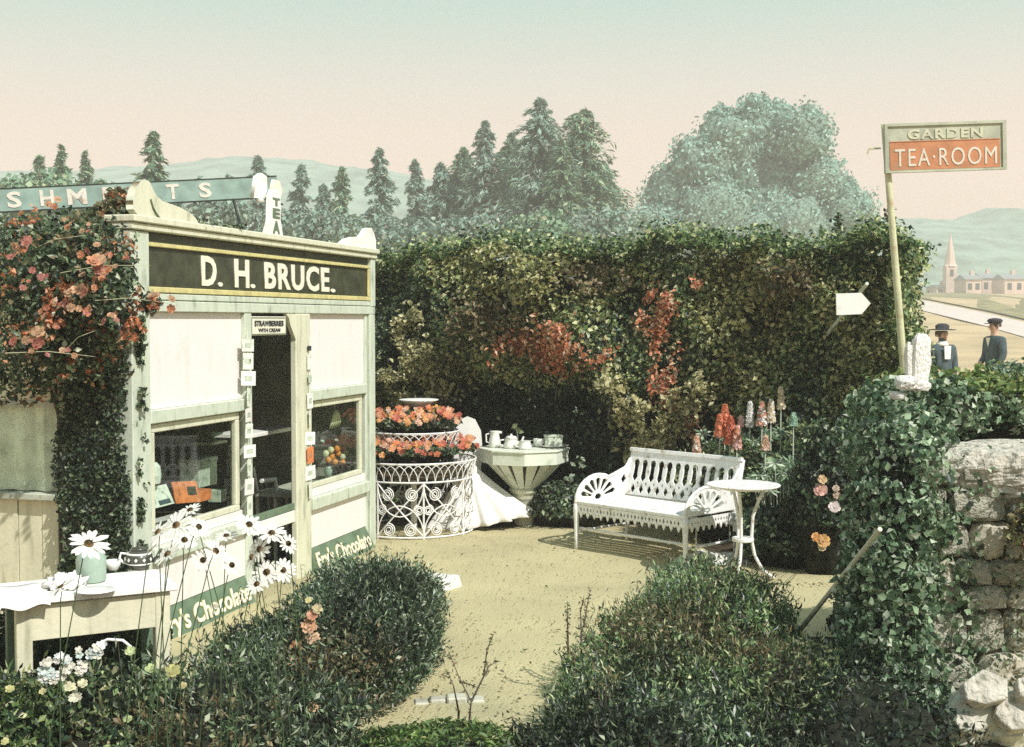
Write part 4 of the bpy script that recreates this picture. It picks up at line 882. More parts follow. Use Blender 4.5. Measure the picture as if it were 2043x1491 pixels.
for k in range(npan):
    s0 = pw * (k + .3); mb = MB(); mb.tube([cyl(R1, s0, .0), cyl(R1, s0, .53)], .009, 6); mb.build('upright', M['white2'], ws)
    m2 = MB(); zt, zb = .52, .04; n = 8
    m2.tube([cyl(R1, s0 + pw * q / n, zb + (zt - zb) * q / n) for q in range(n + 1)], .007, 4)
    m2.tube([cyl(R1, s0 + pw * q / n, zt - (zt - zb) * q / n) for q in range(n + 1)], .007, 4)
    m2.tube([cyl(R1, s0 + pw * .5 + pw * .5 * math.cos(t_), zt - .30 * math.sin(t_)) for t_ in [PI * q / 14 for q in range(15)]], .006, 4)
    m2.tube([cyl(R1, s0 + pw * .5 + pw * .5 * math.cos(t_), zb + .28 * math.sin(t_)) for t_ in [PI * q / 14 for q in range(15)]], .006, 4)
    for (fx, fz, r0) in ((.24, .42, .062), (.76, .42, .062), (.10, .28, .05), (.90, .28, .05), (.27, .10, .06), (.73, .10, .06)): spiral(m2, s0 + pw * fx, fz, r0, 2.6, 1 if fx > .5 else -1, PI / 2)
    m2.build('scroll_panel', M['white2'], ws)
MB().tube([(0, 0, 0), (0, 0, .96)], .03, 8).build('post', M['white2'], ws)
pe = bush('geranium_bed', 'orange red geraniums filling the lower tier of the wire stand', 'geraniums', (sc.x, sc.y / KY, .78), (.60, .60 / KY, .13), 2600, .05, 'dark', 61, hemi=True, sprig=0)
pe2 = bush('geranium_bed', 'pinkish orange geraniums filling the upper tier of the wire stand', 'geraniums', (sc.x, sc.y / KY, 1.02), (.44, .44 / KY, .16), 2000, .05, 'dark', 62, hemi=True)
for o, r, z, cnt in ((pe, .60, .74, 150), (pe2, .44, .99, 130)):
    for i in range(cnt):
        an = random.uniform(PI, 2.15 * PI); q = r * (random.random() ** .4) * 1.02; zz = z + .05 + .13 * math.sqrt(max(0, 1 - (q / r / 1.05) ** 2)) + random.uniform(-.05, .03)
        bloom(o, (q * math.cos(an), q * math.sin(an), zz), random.uniform(.022, .042), random.choice([(.72, .22, .07), (.70, .30, .14), (.62, .15, .08), (.76, .45, .30), (.75, .36, .10)]), 5, 2, (random.uniform(-.4, .4), -.7, .6))
for ch in list(pe.children) + list(pe2.children):
    if ch.name.startswith('inner'): ch.location.z = 0
u_ = thing('flower_urn', 'pale shallow urn standing topmost on the wire stand', 'urn', (sc.x + .05, sc.y, 1.08))
MB().lathe([(.07, 0), (.03, .03), (.03, .07), (.13, .14), (.19, .17), (.18, .175), (.10, .14)], 20).build('bowl', M['white'], u_, True)
# ---- white cloth hung out beside it over a stool, and a white rounded chair back
cl = at(905, 925, 9.1); dr = thing('draped_cloth', 'big white cloth spread like a skirt beside the wire stand', 'cloth', (-.25, 9.12 * KY, 0))
vs = []; rows, cols_ = 14, 80
for j in range(rows + 1):
    f = j / rows
    for i in range(cols_ + 1):
        t_ = PI * 1.05 + (PI * .95) * i / cols_; r = .06 + .46 * f ** 1.15 * (1 + (.10 * math.sin(t_ * 17) + .05 * math.sin(t_ * 31 + 2)) * f)
        vs.append((r * math.cos(t_) - .18 + .12 * f, r * .5 * math.sin(t_), .62 - .57 * f + (.10 * f * math.cos(t_))))
dc = MB().add(vs, [(j * (cols_ + 1) + i, j * (cols_ + 1) + i + 1, (j + 1) * (cols_ + 1) + i + 1, (j + 1) * (cols_ + 1) + i) for j in range(rows) for i in range(cols_)]).build('cloth', M['cloth'], dr, True)
dc.modifiers.new('thick', 'SOLIDIFY').thickness = .004
wc = thing('garden_chair', 'white garden chair with rounded back behind the wire stand', 'chair', (-.42, 9.30 * KY, 0))
q = [(.0, .45), (.25, .45), (.27, .75), (.255, .92), (.20, 1.03), (.125, 1.06), (.05, 1.03), (-.005, .92), (-.02, .75)]
plate('backrest', q, [], frame(Vector((-.14, .0, 0)), (1, .1, 0), (0, 0, 1)), .025, M['white'], wc).modifiers.new('bevel', 'BEVEL').width = .008
MB().box(-.16, .14, -.30, .0, .43, .455).build('seat', M['white'], wc, bevel=.01)
for x in (-.14, .11):
    for y in (-.28, -.04): MB().box(x, x + .03, y, y + .03, 0, .428).build('leg', M['white'], wc)
# ---- funnel shaped rustic table with crockery
fc = at(1046, 905, 9.2); TB = 2 - (893 - 639) * 9.2 / FPX
ft = thing('funnel_table', 'eight-sided pale table on a slatted funnel and short column', 'table', (fc.x, fc.y, 0), PI / 8)
MB().lathe([(.43, TB - .14), (.43, TB - .02), (.445, TB - .018), (.445, TB), (.02, TB)], 8, a0=PI / 8).build('top', M['palegreen'], ft, bevel=.004)
for k in range(16):
    a_ = 2 * PI * k / 16 + PI / 16; ca, sa = math.cos(a_), math.sin(a_); w0, w1 = .052, .022; zt, zb = TB - .142, .36
    r0, r1 = .37, .115; vs = []
    for (r, z, w) in ((r0, zt, w0), (r1, zb, w1)):
        for dd in (0, -.018):
            for sg in (-1, 1): vs.append(((r + dd) * ca - sg * w * sa, (r + dd) * sa + sg * w * ca, z))
    MB().add(vs, [(0, 1, 5, 4), (3, 2, 6, 7), (0, 4, 6, 2), (1, 3, 7, 5), (0, 2, 3, 1), (4, 5, 7, 6)]).build('slat', M['palegreen'], ft)
MB().lathe([(.06, 0.33), (.345, TB - .15)], 16).build('lining', M['inside'], ft)
MB().lathe([(.145, .375), (.15, .35), (.135, .33), (.115, .32), (.125, .29), (.10, .27), (.095, .02), (.12, 0.008)], 18).build('column', M['cream'], ft, True)
def jug(px, py, label, r, h, name='jug', spout=True, cat='jug'):
    c = G(px, py, TB); t = thing(name, label, cat, (c.x, c.y, TB), PI)
    MB().lathe([(r * .8, 0), (r, .01), (r * 1.02, h * .35), (r * .8, h * .75), (r * .82, h * .95), (r * .9, h), (r * .8, h * .98)], 18).build('body', M['china'], t, True)
    MB().tube([(r * .8, 0, h * .85), (r * 1.5, 0, h * .8), (r * 1.5, 0, h * .35), (r * .98, 0, h * .28)], .008, 7).build('handle', M['china'], t, True)
    if spout: MB().prism([(0, -.02), (.028, 0), (0, .02)], Matrix.Rotation(PI, 4, 'Z') @ Matrix.Translation((r * .75, 0, h * .86)), h * .13).build('spout', M['china'], t)
    return t
jug(987, 893, 'tall white milk jug at the left edge of the funnel table', .055, .16)
t = jug(1020, 895, 'round white teapot next to the tall jug on the funnel table', .072, .10, 'teapot', False, 'teapot')
MB().lathe([(.06, .10), (.045, .118), (.012, .124), (.010, .134), (.003, .142)], 14).build('lid', M['china'], t, True)
MB().tube([(-.06, 0, .04), (-.10, 0, .07), (-.12, 0, .115)], [.016, .011, .008], 7).build('spout', M['china'], t, True)
t = jug(1048, 897, 'white sugar basin in the middle of the funnel table', .06, .085, 'sugar_basin', False, 'basin')
t = cup(1075, 892, 'white cup right of the sugar basin on the funnel table', .055, .08, TB)
c = G(1108, 893, TB); t = thing('plate', 'white oval plate under the square tin on the funnel table', 'plate', (c.x - .02, c.y + .02, TB))
MB().lathe([(.08, 0), (.10, .006), (.15, .022), (.147, .026), (.09, .012), (.001, .010)], 26).build('rim', M['china'], t, True)
t = thing('cake_tin', 'pale green square tin standing on the white oval plate', 'tin', (c.x - .02, c.y + .03, TB + .0135), .1)
MB().box(-.085, .085, -.05, .05, 0, .085).build('body', M['sage'], t, bevel=.006); MB().box(-.09, .09, -.055, .055, .086, .11).build('lid', M['sage'], t, bevel=.006)
c = G(1033, 893, TB) + Vector((0, .1, 0)); t = thing('flower_sprig', 'pale green sprig leaning up out of the crockery on the funnel table', 'sprig', (c.x, c.y, TB))
MB().tube([(0, 0, 0), (.0, 0, .10), (-.01, 0, .16)], .004, 5).build('stem', M['sage'], t)
P = np.array([[0, 0, .16], [-.02, 0, .18], [.02, 0, .15], [.03, 0, .14], [-.03, 0, .2], [.01, 0, .17]]); leaves('leaf', P, np.tile([0, -1., .3], (6, 1)), .07, np.tile([.35, .42, .22], (6, 1)), M['leaf'], t)

# ---- the white pierced garden bench
FL, FR, BR = G(1150, 1099), G(1367, 1138), G(1452, 1103)
bx = (FR - FL).normalized(); BL_ = (FR - FL).length; by = Vector((-bx.y, bx.x, 0)); BD = .66
bench = thing('garden_bench', 'white openwork garden bench with fan-shaped arms before the hedge', 'bench', FL, math.atan2(bx.y, bx.x))
SZ = .415; BT = .80; W2 = M['white2']
def bar(x0, x1, y0, y1, z0, z1, name): return MB().box(x0, x1, y0, y1, z0, z1).build(name, W2, bench, bevel=.004)
def ell(cx, cy, rx, ry, n=10, a0=0, a1=2 * PI): return [(cx + rx * math.cos(a0 + (a1 - a0) * k / n), cy + ry * math.sin(a0 + (a1 - a0) * k / n)) for k in range(n)]
for x, y in ((0, 0), (BL_, 0), (0, BD), (BL_, BD)):
    MB().tube([(x, y, 0), (x, y, .10), (x, y, .27), (x, y, .36), (x, y, SZ)], [.017, .018, .022, .028, .024], 8).build('leg', W2, bench, True)
# seat boards
for k in range(6): bar(.02, BL_ - .02, .03 + k * .095, .03 + k * .095 + .082, SZ, SZ + .018, 'seat_slat')
bar(-.015, BL_ + .015, -.012, .018, SZ - .008, SZ + .022, 'seat_rail'); bar(-.015, BL_ + .015, BD - .03, BD, SZ - .008, SZ + .022, 'seat_rail')
def apron(Lx, T):
    n = int(round(Lx / .078)); s = Lx / n; out = [(0, 0)]; holes = []
    out = [(0, 0), (Lx, 0)]
    for k in range(n - 1, -1, -1):
        x = k * s; out += [(x + s, -.075), (x + s * .78, -.06), (x + s * .66, -.085), (x + s * .5, -.11), (x + s * .34, -.085), (x + s * .22, -.06)]
    out += [(0, -.075)]
    for k in range(n): holes += [[(k * s + s * .5, -.012), (k * s + s * .66, -.036), (k * s + s * .5, -.066), (k * s + s * .34, -.036)]]
    for k in range(1, n): holes += [[(k * s, -.016), (k * s + s * .13, -.036), (k * s, -.056), (k * s - s * .13, -.036)]]
    plate('apron', out, holes, T, .012, W2, bench)
apron(BL_ - .05, frame(Vector((.025, .0, SZ - .009)), (1, 0, 0), (0, 0, 1)))
apron(BD - .06, frame(Vector((BL_ + .006, .03, SZ - .009)), (0, 1, 0), (0, 0, 1)))
apron(BD - .06, frame(Vector((-.006, .03, SZ - .009)), (0, 1, 0), (0, 0, 1)))
# pierced backrest
BH = BT - SZ - .02; T = frame(Vector((0, BD - .02, SZ + .022)), (1, 0, 0), (0, .26, 1)); holes = []; n = 12; s = (BL_ - .07) / n
for k in range(n):
    x = .035 + s * (k + .5); w = s * .36
    holes.append([(x - w * .35, .135), (x, .120), (x + w * .35, .135), (x + w, .165), (x + w * .8, .20), (x + w * .8, .265), (x + w, .28)] + [(x + w * math.cos(t_), .285 + w * 1.2 * math.sin(t_)) for t_ in (.5, 1.1, PI / 2, 2.0, 2.6)] + [(x - w, .28), (x - w * .8, .265), (x - w * .8, .20), (x - w, .165)])
for k in range(n):
    x = .035 + s * (k + .5); holes.append([(x, .012), (x + s * .30, .055), (x, .104), (x - s * .30, .055)])
for k in range(1, n): x = .035 + s * k; holes.append([(x, .088), (x + s * .12, .11), (x, .128), (x - s * .12, .11)]); 
plate('backrest', [(-.005, 0), (BL_ + .005, 0), (BL_ + .005, BH + .03), (BL_ - .03, BH + .055), (.03, BH + .055), (-.005, BH + .03)], holes, T, .016, W2, bench)
MB().box(-.02, BL_ + .02, -.008, .03, 0, .03, T=T @ Matrix.Translation((0, BH + .03, 0)) @ Matrix.Rotation(0, 4, 'X')).build('top_rail', W2, bench, bevel=.006)
for x in (0, BL_): MB().tube([(x, BD, SZ), (x, BD + .03, SZ + .15), (x, BD + .10, BT + .03)], [.022, .018, .018], 7).build('back_post', W2, bench, True)
# arms: pierced fans
def arm(x):
    T = frame(Vector((x - .008, 0, SZ + .012)), (0, 1, 0), (0, 0, 1)); cx = .27; r = .27; hh = .205
    out = [(0, 0), (BD, 0), (BD + .07, .34), (BD + .03, .33), (BD - .02, .26), (BD - .10, .22)] + [(cx + r * math.cos(t_), hh * math.sin(t_) * 1.05) for t_ in [PI * (.30 + .07 * q) for q in range(11)]]
    holes = []
    for k in range(7):
        am = PI * (.10 + .80 * k / 6); da = .145
        f = lambda rr_, a_: (cx + rr_ * math.cos(a_), .018 + rr_ * .74 * math.sin(a_))
        holes.append([f(.085, am - da * .9), f(.15, am - da), f(.215, am - da), f(.235, am), f(.215, am + da), f(.15, am + da), f(.085, am + da * .9)])
    holes.append(ell(cx, .022, .045, .03, 8)); holes.append([(BD - .06, .10), (BD - .015, .15), (BD - .05, .2), (BD - .09, .15)])
    plate('arm_fan', out, holes, T, .016, W2, bench)
    pts = [(x, -.005, SZ)] + [(x, cx + (r + .01) * math.cos(t_), SZ + .012 + (hh * 1.06) * math.sin(t_)) for t_ in [PI - PI * .075 * q for q in range(10)]] + [(x, BD - .03, SZ + .26), (x, BD + .07, BT - .04)]
    MB().tube(pts, .014, 7).build('arm_rest', W2, bench, True)
arm(0); arm(BL_)
MB().tube([(0, .02, .20), (BL_, .02, .20)], .012, 6).build('stretcher', W2, bench, True)
MB().tube([(BL_, .02, .17), (BL_, BD, .17)], .011, 6).build('stretcher', W2, bench, True); MB().tube([(0, .02, .17), (0, BD, .17)], .011, 6).build('stretcher', W2, bench, True)
MB().tube([(.02, BD, .30), (BL_ - .02, BD, .30)], .011, 6).build('stretcher', W2, bench, True)
# flat stone under the bench
p = G(1425, 1128); st = thing('flat_stone', 'flat whitish rock lying under the right end of the bench', 'stone', (p.x, p.y + .1, 0)); lumpy((0, 0, 0), (.30, .22, .09), 8, .25, 1.3, hemi=True, low=.004).build('rock', M['stonew'], st)
# ---- round white table beside the bench
rc = at(1483, 966, 7.35); rt = thing('round_table', 'round white iron table on curved legs at the bench end', 'table', (rc.x, rc.y, 0)); RZ = rc.z
MB().lathe([(.02, RZ - .022), (.275, RZ - .016), (.285, RZ - .010), (.285, RZ), (.02, RZ + .001)], 40).build('top', W2, rt, bevel=.003)
for k in range(3):
    a_ = (PI * 1.38, PI * 1.93, PI * .62)[k]; ca, sa = math.cos(a_), math.sin(a_)
    MB().tube([(ca * r, sa * r, z) for r, z in ((.17, RZ - .023), (.12, RZ - .12), (.075, RZ - .25), (.066, .30), (.09, .18), (.15, .07), (.25, .0))], [.013] * 7, 7).build('leg', W2, rt, True)
MB().lathe([(.08, .285), (.085, .29), (.085, .31), (.08, .315)], 20).build('shelf_ring', W2, rt)
ring(.17, RZ - .03, .009).build('under_ring', W2, rt)

# ================================================================== PLANTS IN THE BORDERS
def lupin(px, py0, py1, w, col, Y, label, col2=None):
    b, tpp = at(px, py1, Y), at(px, py0, Y); t = thing('lupin', label, 'lupin', (b.x, b.y, 0), 0, 'lupin spikes behind the bench')
    H = tpp.z; h0 = b.z; rr = w / 2 * Y / FPX; MB().tube([(0, 0, 0), (0, 0, h0), (0, 0, H)], [.008, .006, .003], 5).build('stem', M['sage'], t)
    nl = max(7, int((H - h0) / .017)); n = nl * 11; k = np.repeat(np.arange(nl), 11); f = k / nl; an = np.tile(np.arange(11), nl) * 2 * PI / 11 + k * .3
    r = rr * (1 - f) ** .6 * .8 + .006; P = np.column_stack([r * np.cos(an), r * np.sin(an), h0 + (H - h0) * f]); nn = np.column_stack([np.cos(an), np.sin(an), np.full(n, .2)])
    c = np.tile(col, (n, 1)) * rng.uniform(.7, 1.15, (n, 1))
    if col2 is not None: m_ = rng.random(n) < .35; c[m_] = col2
    leaves('flower_spike', P, nn, max(.034, rr * .65), c, M['petal'], t, jit=.3, aspect=.8, point=np.array([0, 0, .5]) + nn)
WH, PK, OR, CR = (.90, .87, .82), (.90, .60, .56), (.86, .30, .16), (.88, .76, .54)
for px, y0, y1, w, col, Y, lb, c2 in ((1446, 805, 870, 22, OR, 8.35, 'tallest deep orange lupin spike of the red clump', None), (1436, 825, 870, 20, OR, 8.3, 'orange lupin spike at the left side of the red clump', None), (1457, 828, 885, 22, (.66, .18, .10), 8.25, 'red lupin spike in the middle of the red clump', None), (1470, 848, 895, 16, (.74, .34, .20), 8.2, 'lower salmon lupin spike right of the red clump', PK),
                            (1496, 800, 850, 13, WH, 8.45, 'slim white lupin first right of the red clump', None), (1520, 800, 848, 18, (.76, .40, .28), 8.4, 'thick pink and white lupin with orange tip', WH), (1538, 795, 842, 15, CR, 8.4, 'cream lupin touching the thick pink one', WH), (1558, 770, 815, 13, CR, 8.5, 'highest cream lupin against the dark hedge', None),
                            (1583, 822, 848, 14, (.45, .66, .50), 8.4, 'small greenish white lupin at the right end of the row', None), (1527, 868, 896, 14, (.72, .50, .32), 8.1, 'short peach lupin low above the round table', PK), (1390, 868, 910, 16, (.72, .45, .30), 8.3, 'pale pinkish lupin just above the bench back', WH), (1478, 830, 850, 8, PK, 8.35, 'tiny pink lupin tip beside the red clump', None)):
    lupin(px, y0, y1, w * 1.15, col, Y + .08, lb, c2)
def rosettes(label, name, pts, seed, group=None, size=.13, palette='ivy', cat='plant'):
    c0 = pts[0]; p0_ = at(c0[0], c0[1], c0[2]); t = thing(name, label, cat, (p0_.x, p0_.y, 0), 0, group); mb = MB(); PP = []; NN = []; TT = []; SS_ = []
    for (px, py, Y) in pts:
        p = at(px, py, Y) - Vector((p0_.x, p0_.y, 0)); mb.tube([(p.x * .5, p.y + .1, 0), (p.x * .8, p.y + .05, p.z * .6), p], [.006, .005, .003], 4)
        up = Vector((random.uniform(-.4, .4), -.6, .75)).normalized(); a_ = up.orthogonal().normalized(); b_ = up.cross(a_); nlf = 9; off_ = random.random() * 6
        for k in range(nlf):
            th = off_ + 2 * PI * k / nlf; d_ = a_ * math.cos(th) + b_ * math.sin(th); L_ = size * random.uniform(.7, 1.1) / 2
            PP.append(p + d_ * L_ * .55); NN.append(up); TT.append(d_); SS_.append(L_)
    mb.build('stem', M['sage'], t); PP = np.array(PP); NN = np.array(NN); TT = np.array(TT)
    s = np.array(SS_)[:, None]; bb = np.cross(NN, TT); n = len(PP); v = np.empty((n, 4, 3)); v[:, 0] = PP - TT * s * .5; v[:, 2] = PP + TT * s * .6; v[:, 1] = PP + bb * s * .16 + TT * s * .15 + NN * s * .06; v[:, 3] = PP - bb * s * .16 + TT * s * .15 + NN * s * .06
    mb = MB(); mb.add(v.reshape(-1, 3), [f for k in range(n) for f in ((4 * k, 4 * k + 1, 4 * k + 2), (4 * k, 4 * k + 2, 4 * k + 3))])
    cl = np.repeat(pal(palette, n, (.15, .3, .3, .2, .05)), 4, axis=0); color_build(mb, cl.tolist(), 'leaf_rosettes', M['leaf'], t)
    return t
rr = random.Random(5)
rosettes('star-leaved lupin foliage behind the bench and round table', 'lupin_foliage', [(rr.uniform(1400, 1620), rr.uniform(862, 950), rr.uniform(8.5, 8.8)) for _ in range(90)] + [(rr.uniform(1500, 1620), rr.uniform(920, 985), rr.uniform(8.0, 8.3)) for _ in range(34)], 1, size=.17)
bush('border_bush', 'dark leafy bush right behind the bench back and lupins', 'bush', (2.05, 8.55, .35), (.7, .34, .55), 8000, .05, 'hedge', 71)
bush('border_bush', 'green bush low to the right of the round table', 'bush', (2.25, 7.75, .15), (.42, .30, .34), 6000, .055, 'ivy', 72, w=(.35, .2, .12, .05, .35), extra=[('dark', (.1, .2, .2), (.4, .4, .3))])
bush('border_bush', 'tall dark bush filling the corner before the sign pole', 'bush', (3.0, 7.9, .5), (.48, .40, .72), 10000, .05, 'dark', 73)
bush('border_bush', 'dark open bush behind the pink and orange roses', 'bush', (2.46, 7.45, .45), (.30, .24, .72), 6500, .05, 'dark', 76, gap=-.3, w=(.4, .3, .18, .08, .04))
bush('border_bush', 'dark low growth at the foot of the hedge left of the bench', 'bush', (.55, 9.25, .15), (.55, .32, .30), 4000, .05, 'dark', 74)
bush('border_bush', 'dark low growth between the funnel table and wire stand', 'bush', (-.1, 9.75, .2), (.5, .25, .35), 3000, .05, 'dark', 75)
for (px, py, w, col, lb) in ((1641, 957, 18, (.72, .50, .26), 'small peach rose topmost of the dark border roses'), (1637, 978, 26, (.72, .40, .32), 'pink rose under the small peach one'), (1668, 975, 14, (.60, .46, .34), 'faded rose to the right of the pink one'), (1669, 988, 14, (.66, .46, .34), 'little faded rose below another in the dark border'), (1665, 1012, 24, (.78, .66, .62), 'whitish double rose low in the dark border'),
                           (1628, 1072, 18, (.72, .34, .10), 'orange rose at the left of the bright low pair'), (1643, 1080, 26, (.74, .42, .14), 'largest bright orange rose low at the border'), (1640, 1092, 16, (.70, .56, .34), 'pale rose hanging under the orange ones')):
    p = at(px, py, 6.95); t = thing('rose', lb, 'rose', (p.x, p.y, 0), 0, 'roses in the dark border'); MB().tube([(.1, .75, 0), (.08, .5, p.z * .6), (0, 0, p.z)], .003, 4).build('stem', M['stem'], t)
    bloom(t, (0, 0, p.z), w / 2 * 6.95 / FPX * 1.1, col, 7, 4, (-.1, -.85, .4))
# pale single leaves by the dark hollow
for (px, py, s, lb) in ((1157, 928, 22, 'round pale leaf low left of the bench'), (1134, 955, 26, 'larger pale crumpled leaf left of the bench arm'), (1150, 822, 12, 'pale bow-shaped leaf pair in the dark hollow'), (1068, 812, 6, 'tiny white speck of a flower in the hollow')):
    p = at(px, py, 9.0); t = thing('pale_leaf', lb, 'leaf', p); mb = MB(); r = s / 2 * 9 / FPX
    n = 9 if s > 10 else 2; P = rng.normal(size=(n, 3)) * r * .55; leaves('leaf', P, np.tile([0, -1., .5], (n, 1)), r * 1.1, np.tile([.42, .50, .36], (n, 1)) * rng.uniform(.6, 1.2, (n, 1)), M['leaf'], t, jit=.6)
    MB().tube([(0, .01, 0), (0, .12, -.02), (0, .3, -.05)], .003, 4).build('stem', M['stem'], t)

# ---- clipped bushes in the foreground
b1 = bush('box_bush', 'dark boxy clipped bush nearest the shop door, left of the path', 'bush', (-.84, 5.36, .10), (.42, .74, .45), 36000, .028, 'dark', 81, lump=.09, shell=.26, w=(.34, .28, .20, .10, .08), jit=.9, sq=3.4, sprig=.5, twigs=50, gap=-.35,
     extra=[('ivy', (0, .6, .5), (.6, .5, .3)), ('brown', (-.1, -.8, .2), (.4, .4, .4))])
bush('box_bush', 'lower dark part-clipped bush left of the boxy one, before the lettered board', 'bush', (-1.22, 4.95, .06), (.36, .50, .32), 18000, .030, 'dark', 89, lump=.16, shell=.25, sq=2.6, sprig=.5, twigs=30, gap=-.35, w=(.30, .28, .20, .12, .10), jit=.9, extra=[('brown', (-.1, -.5, .1), (.5, .3, .3)), ('brown', (.25, -.4, .2), (.2, .4, .4))])
for (px, py, s, col) in ((633, 1215, 22, (.62, .50, .28)), (615, 1198, 14, (.66, .58, .24)), (623, 1228, 24, (.60, .28, .16)), (617, 1250, 34, (.62, .34, .18)), (625, 1274, 30, (.66, .44, .26)), (590, 1293, 28, (.62, .24, .08)), (583, 1316, 34, (.56, .22, .10)), (575, 1352, 34, (.64, .30, .20)), (590, 1345, 22, (.66, .36, .22)), (543, 1400, 26, (.60, .46, .24)), (625, 1410, 20, (.58, .36, .18)), (540, 1460, 24, (.62, .44, .16)), (610, 1455, 28, (.62, .34, .18)), (640, 1468, 22, (.60, .42, .20))):
    p = at(px, py, 4.72 if py < 1380 else 4.2); t = b1; bloom(b1, (p.x + .84, p.y - 5.36 * KY, p.z), s / 2 * 4.8 / FPX, col, 6, 3, (.1, -.85, .5))
# little red-brown spike flowers in the bush
for (px, py) in ((720, 1345), (722, 1385)):
    p = at(px, py, 4.75); n = 60; an = rng.uniform(0, 6.28, n); zz = rng.uniform(-.06, .06, n); P = np.column_stack([p.x + .84 + .022 * np.cos(an), p.y - 5.36 * KY + .022 * np.sin(an), p.z + zz])
    leaves('flower_spike', P, np.column_stack([np.cos(an), np.sin(an), 0 * an]), .02, pal('yellow', n) * .9, M['petal'], b1, jit=.3)
bush('flowering_bush', 'broad loose bush right of the path with brownish bloom', 'bush', (1.13, 5.35, .08), (.52, .85, .50), 26000, .028, 'hedge', 82, lump=.15, shell=.3, w=(.28, .28, .24, .12, .08), jit=.95, twigs=90, sprig=.6, gap=-.3,
     lobes=[(-.38, -.45, .05, .48, .62, .40, 17000), (-.62, -.85, .03, .34, .40, .27, 9000), (.12, -.75, .04, .5, .45, .38, 12000)],
     extra=[('brown', (-.35, -.4, .3), (.42, .35, .35)), ('brown', (.1, -.7, .3), (.25, .22, .3)), ('straw', (-.65, -1.05, .1), (.22, .25, .3)), ('ivy', (.0, .6, .4), (.6, .4, .3))])
bush('low_bush', 'small leafy bush bottom centre, in front of the brownish one', 'bush', (.62, 4.1, .05), (.60, .50, .30), 14000, .032, 'dark', 83, lump=.20, sprig=.45, twigs=40, gap=-.25, w=(.34, .26, .2, .12, .08))
bush('low_bush', 'undergrowth bush below the leaning rail, shade put into its dark leaf colours', 'bush', (1.62, 4.55, .04), (.50, .85, .30), 10000, .034, 'dark', 84, lump=.22, sprig=.3, gap=.0, w=(.62, .27, .06, .03, .02))  # darker leaf mix puts the shade beside the wall into the colour
bush('low_bush', 'dark undergrowth behind the leaning rail beside the ivy rock', 'bush', (2.22, 5.6, .06), (.30, .60, .34), 6000, .036, 'dark', 88, lump=.16, gap=-.1, w=(.6, .27, .08, .03, .02))
bush('low_bush', 'light green leafy growth at the bottom edge left of the path kerb', 'bush', (-.32, 4.12, .02), (.42, .34, .19), 6500, .040, 'bright', 85, lump=.16, aspect=.35)
bush('flower_bed', 'yellowish green leafy bed in front of the long white table', 'flower bed', (-2.05, 4.15, .03), (.85, .34, .42), 15000, .040, 'hedge', 86, lump=.24, gap=-.15, sprig=.25, w=(.3, .25, .15, .15, .1), extra=[('brown', (.3, 0, .1), (.5, .3, .2)), ('bright', (-.3, 0, .2), (.5, .4, .3)), ('brown', (-.5, -.2, .1), (.3, .3, .2))])
bush('flower_bed', 'dark green leafy bed in the bottom left corner', 'flower bed', (-1.35, 4.2, .03), (.75, .50, .40), 15000, .034, 'dark', 87, lump=.22, gap=-.2, sprig=.45, twigs=30, extra=[('brown', (-.1, -.3, .2), (.5, .3, .3)), ('yellow', (-.2, -.5, .1), (.5, .2, .2))])
bush('table_shade_bush', 'added dark leafy growth standing in for the shade under and behind the white table', 'plants', (-2.45, 5.15, .10), (.60, .25, .42), 9000, .04, 'dark', 90, w=(.5, .3, .14, .05, .01))  # bush added so its dark leaves give the shade beneath the table
# white, cream and yellow flowers low in the bed before the table
wf = thing('white_phlox', 'cluster of small white flowers at the left table leg', 'flowers', (-2.15, 4.3 * KY, 0))
lumpy((0, 0, 0), (.25, .1, .12), 5, hemi=True, low=.0).build('inner_twigs', M['core'], wf, True)
rr = random.Random(8)
for i in range(46):
    px, py = rr.choice([(120, 1345), (100, 1350), (145, 1330), (165, 1335), (170, 1302), (190, 1298), (125, 1315), (95, 1330), (85, 1345)]); p = at(px + rr.uniform(-14, 14), py + rr.uniform(-10, 10), 3.85)
    bloom(wf, (p.x + 2.15, p.y - 4.3 * KY, p.z), rr.uniform(.012, .026), rr.choice([WH, (.62, .70, .66), (.76, .72, .6)]), 5, 2, (.1, -.8, .6))
for (px, py, s, col) in ((140, 1372, 26, (.74, .70, .44)), (165, 1365, 22, (.74, .70, .44)), (150, 1392, 30, (.72, .70, .52)), (20, 1375, 20, (.58, .55, .22)), (85, 1380, 16, (.55, .50, .22)), (345, 1340, 34, (.48, .45, .14)), (300, 1335, 24, (.42, .50, .20)), (260, 1300, 24, (.50, .56, .26)), (365, 1368, 18, (.55, .46, .22)), (430, 1210, 18, (.6, .55, .4)), (255, 1435, 20, (.40, .48, .20)), (10, 1480, 18, (.55, .52, .2))):
    p = at(px, py, 3.8); bloom(wf, (p.x + 2.15, p.y - 4.3 * KY, p.z), s / 2 * 3.8 / FPX, col, 6, 2, (.1, -.6, .8))
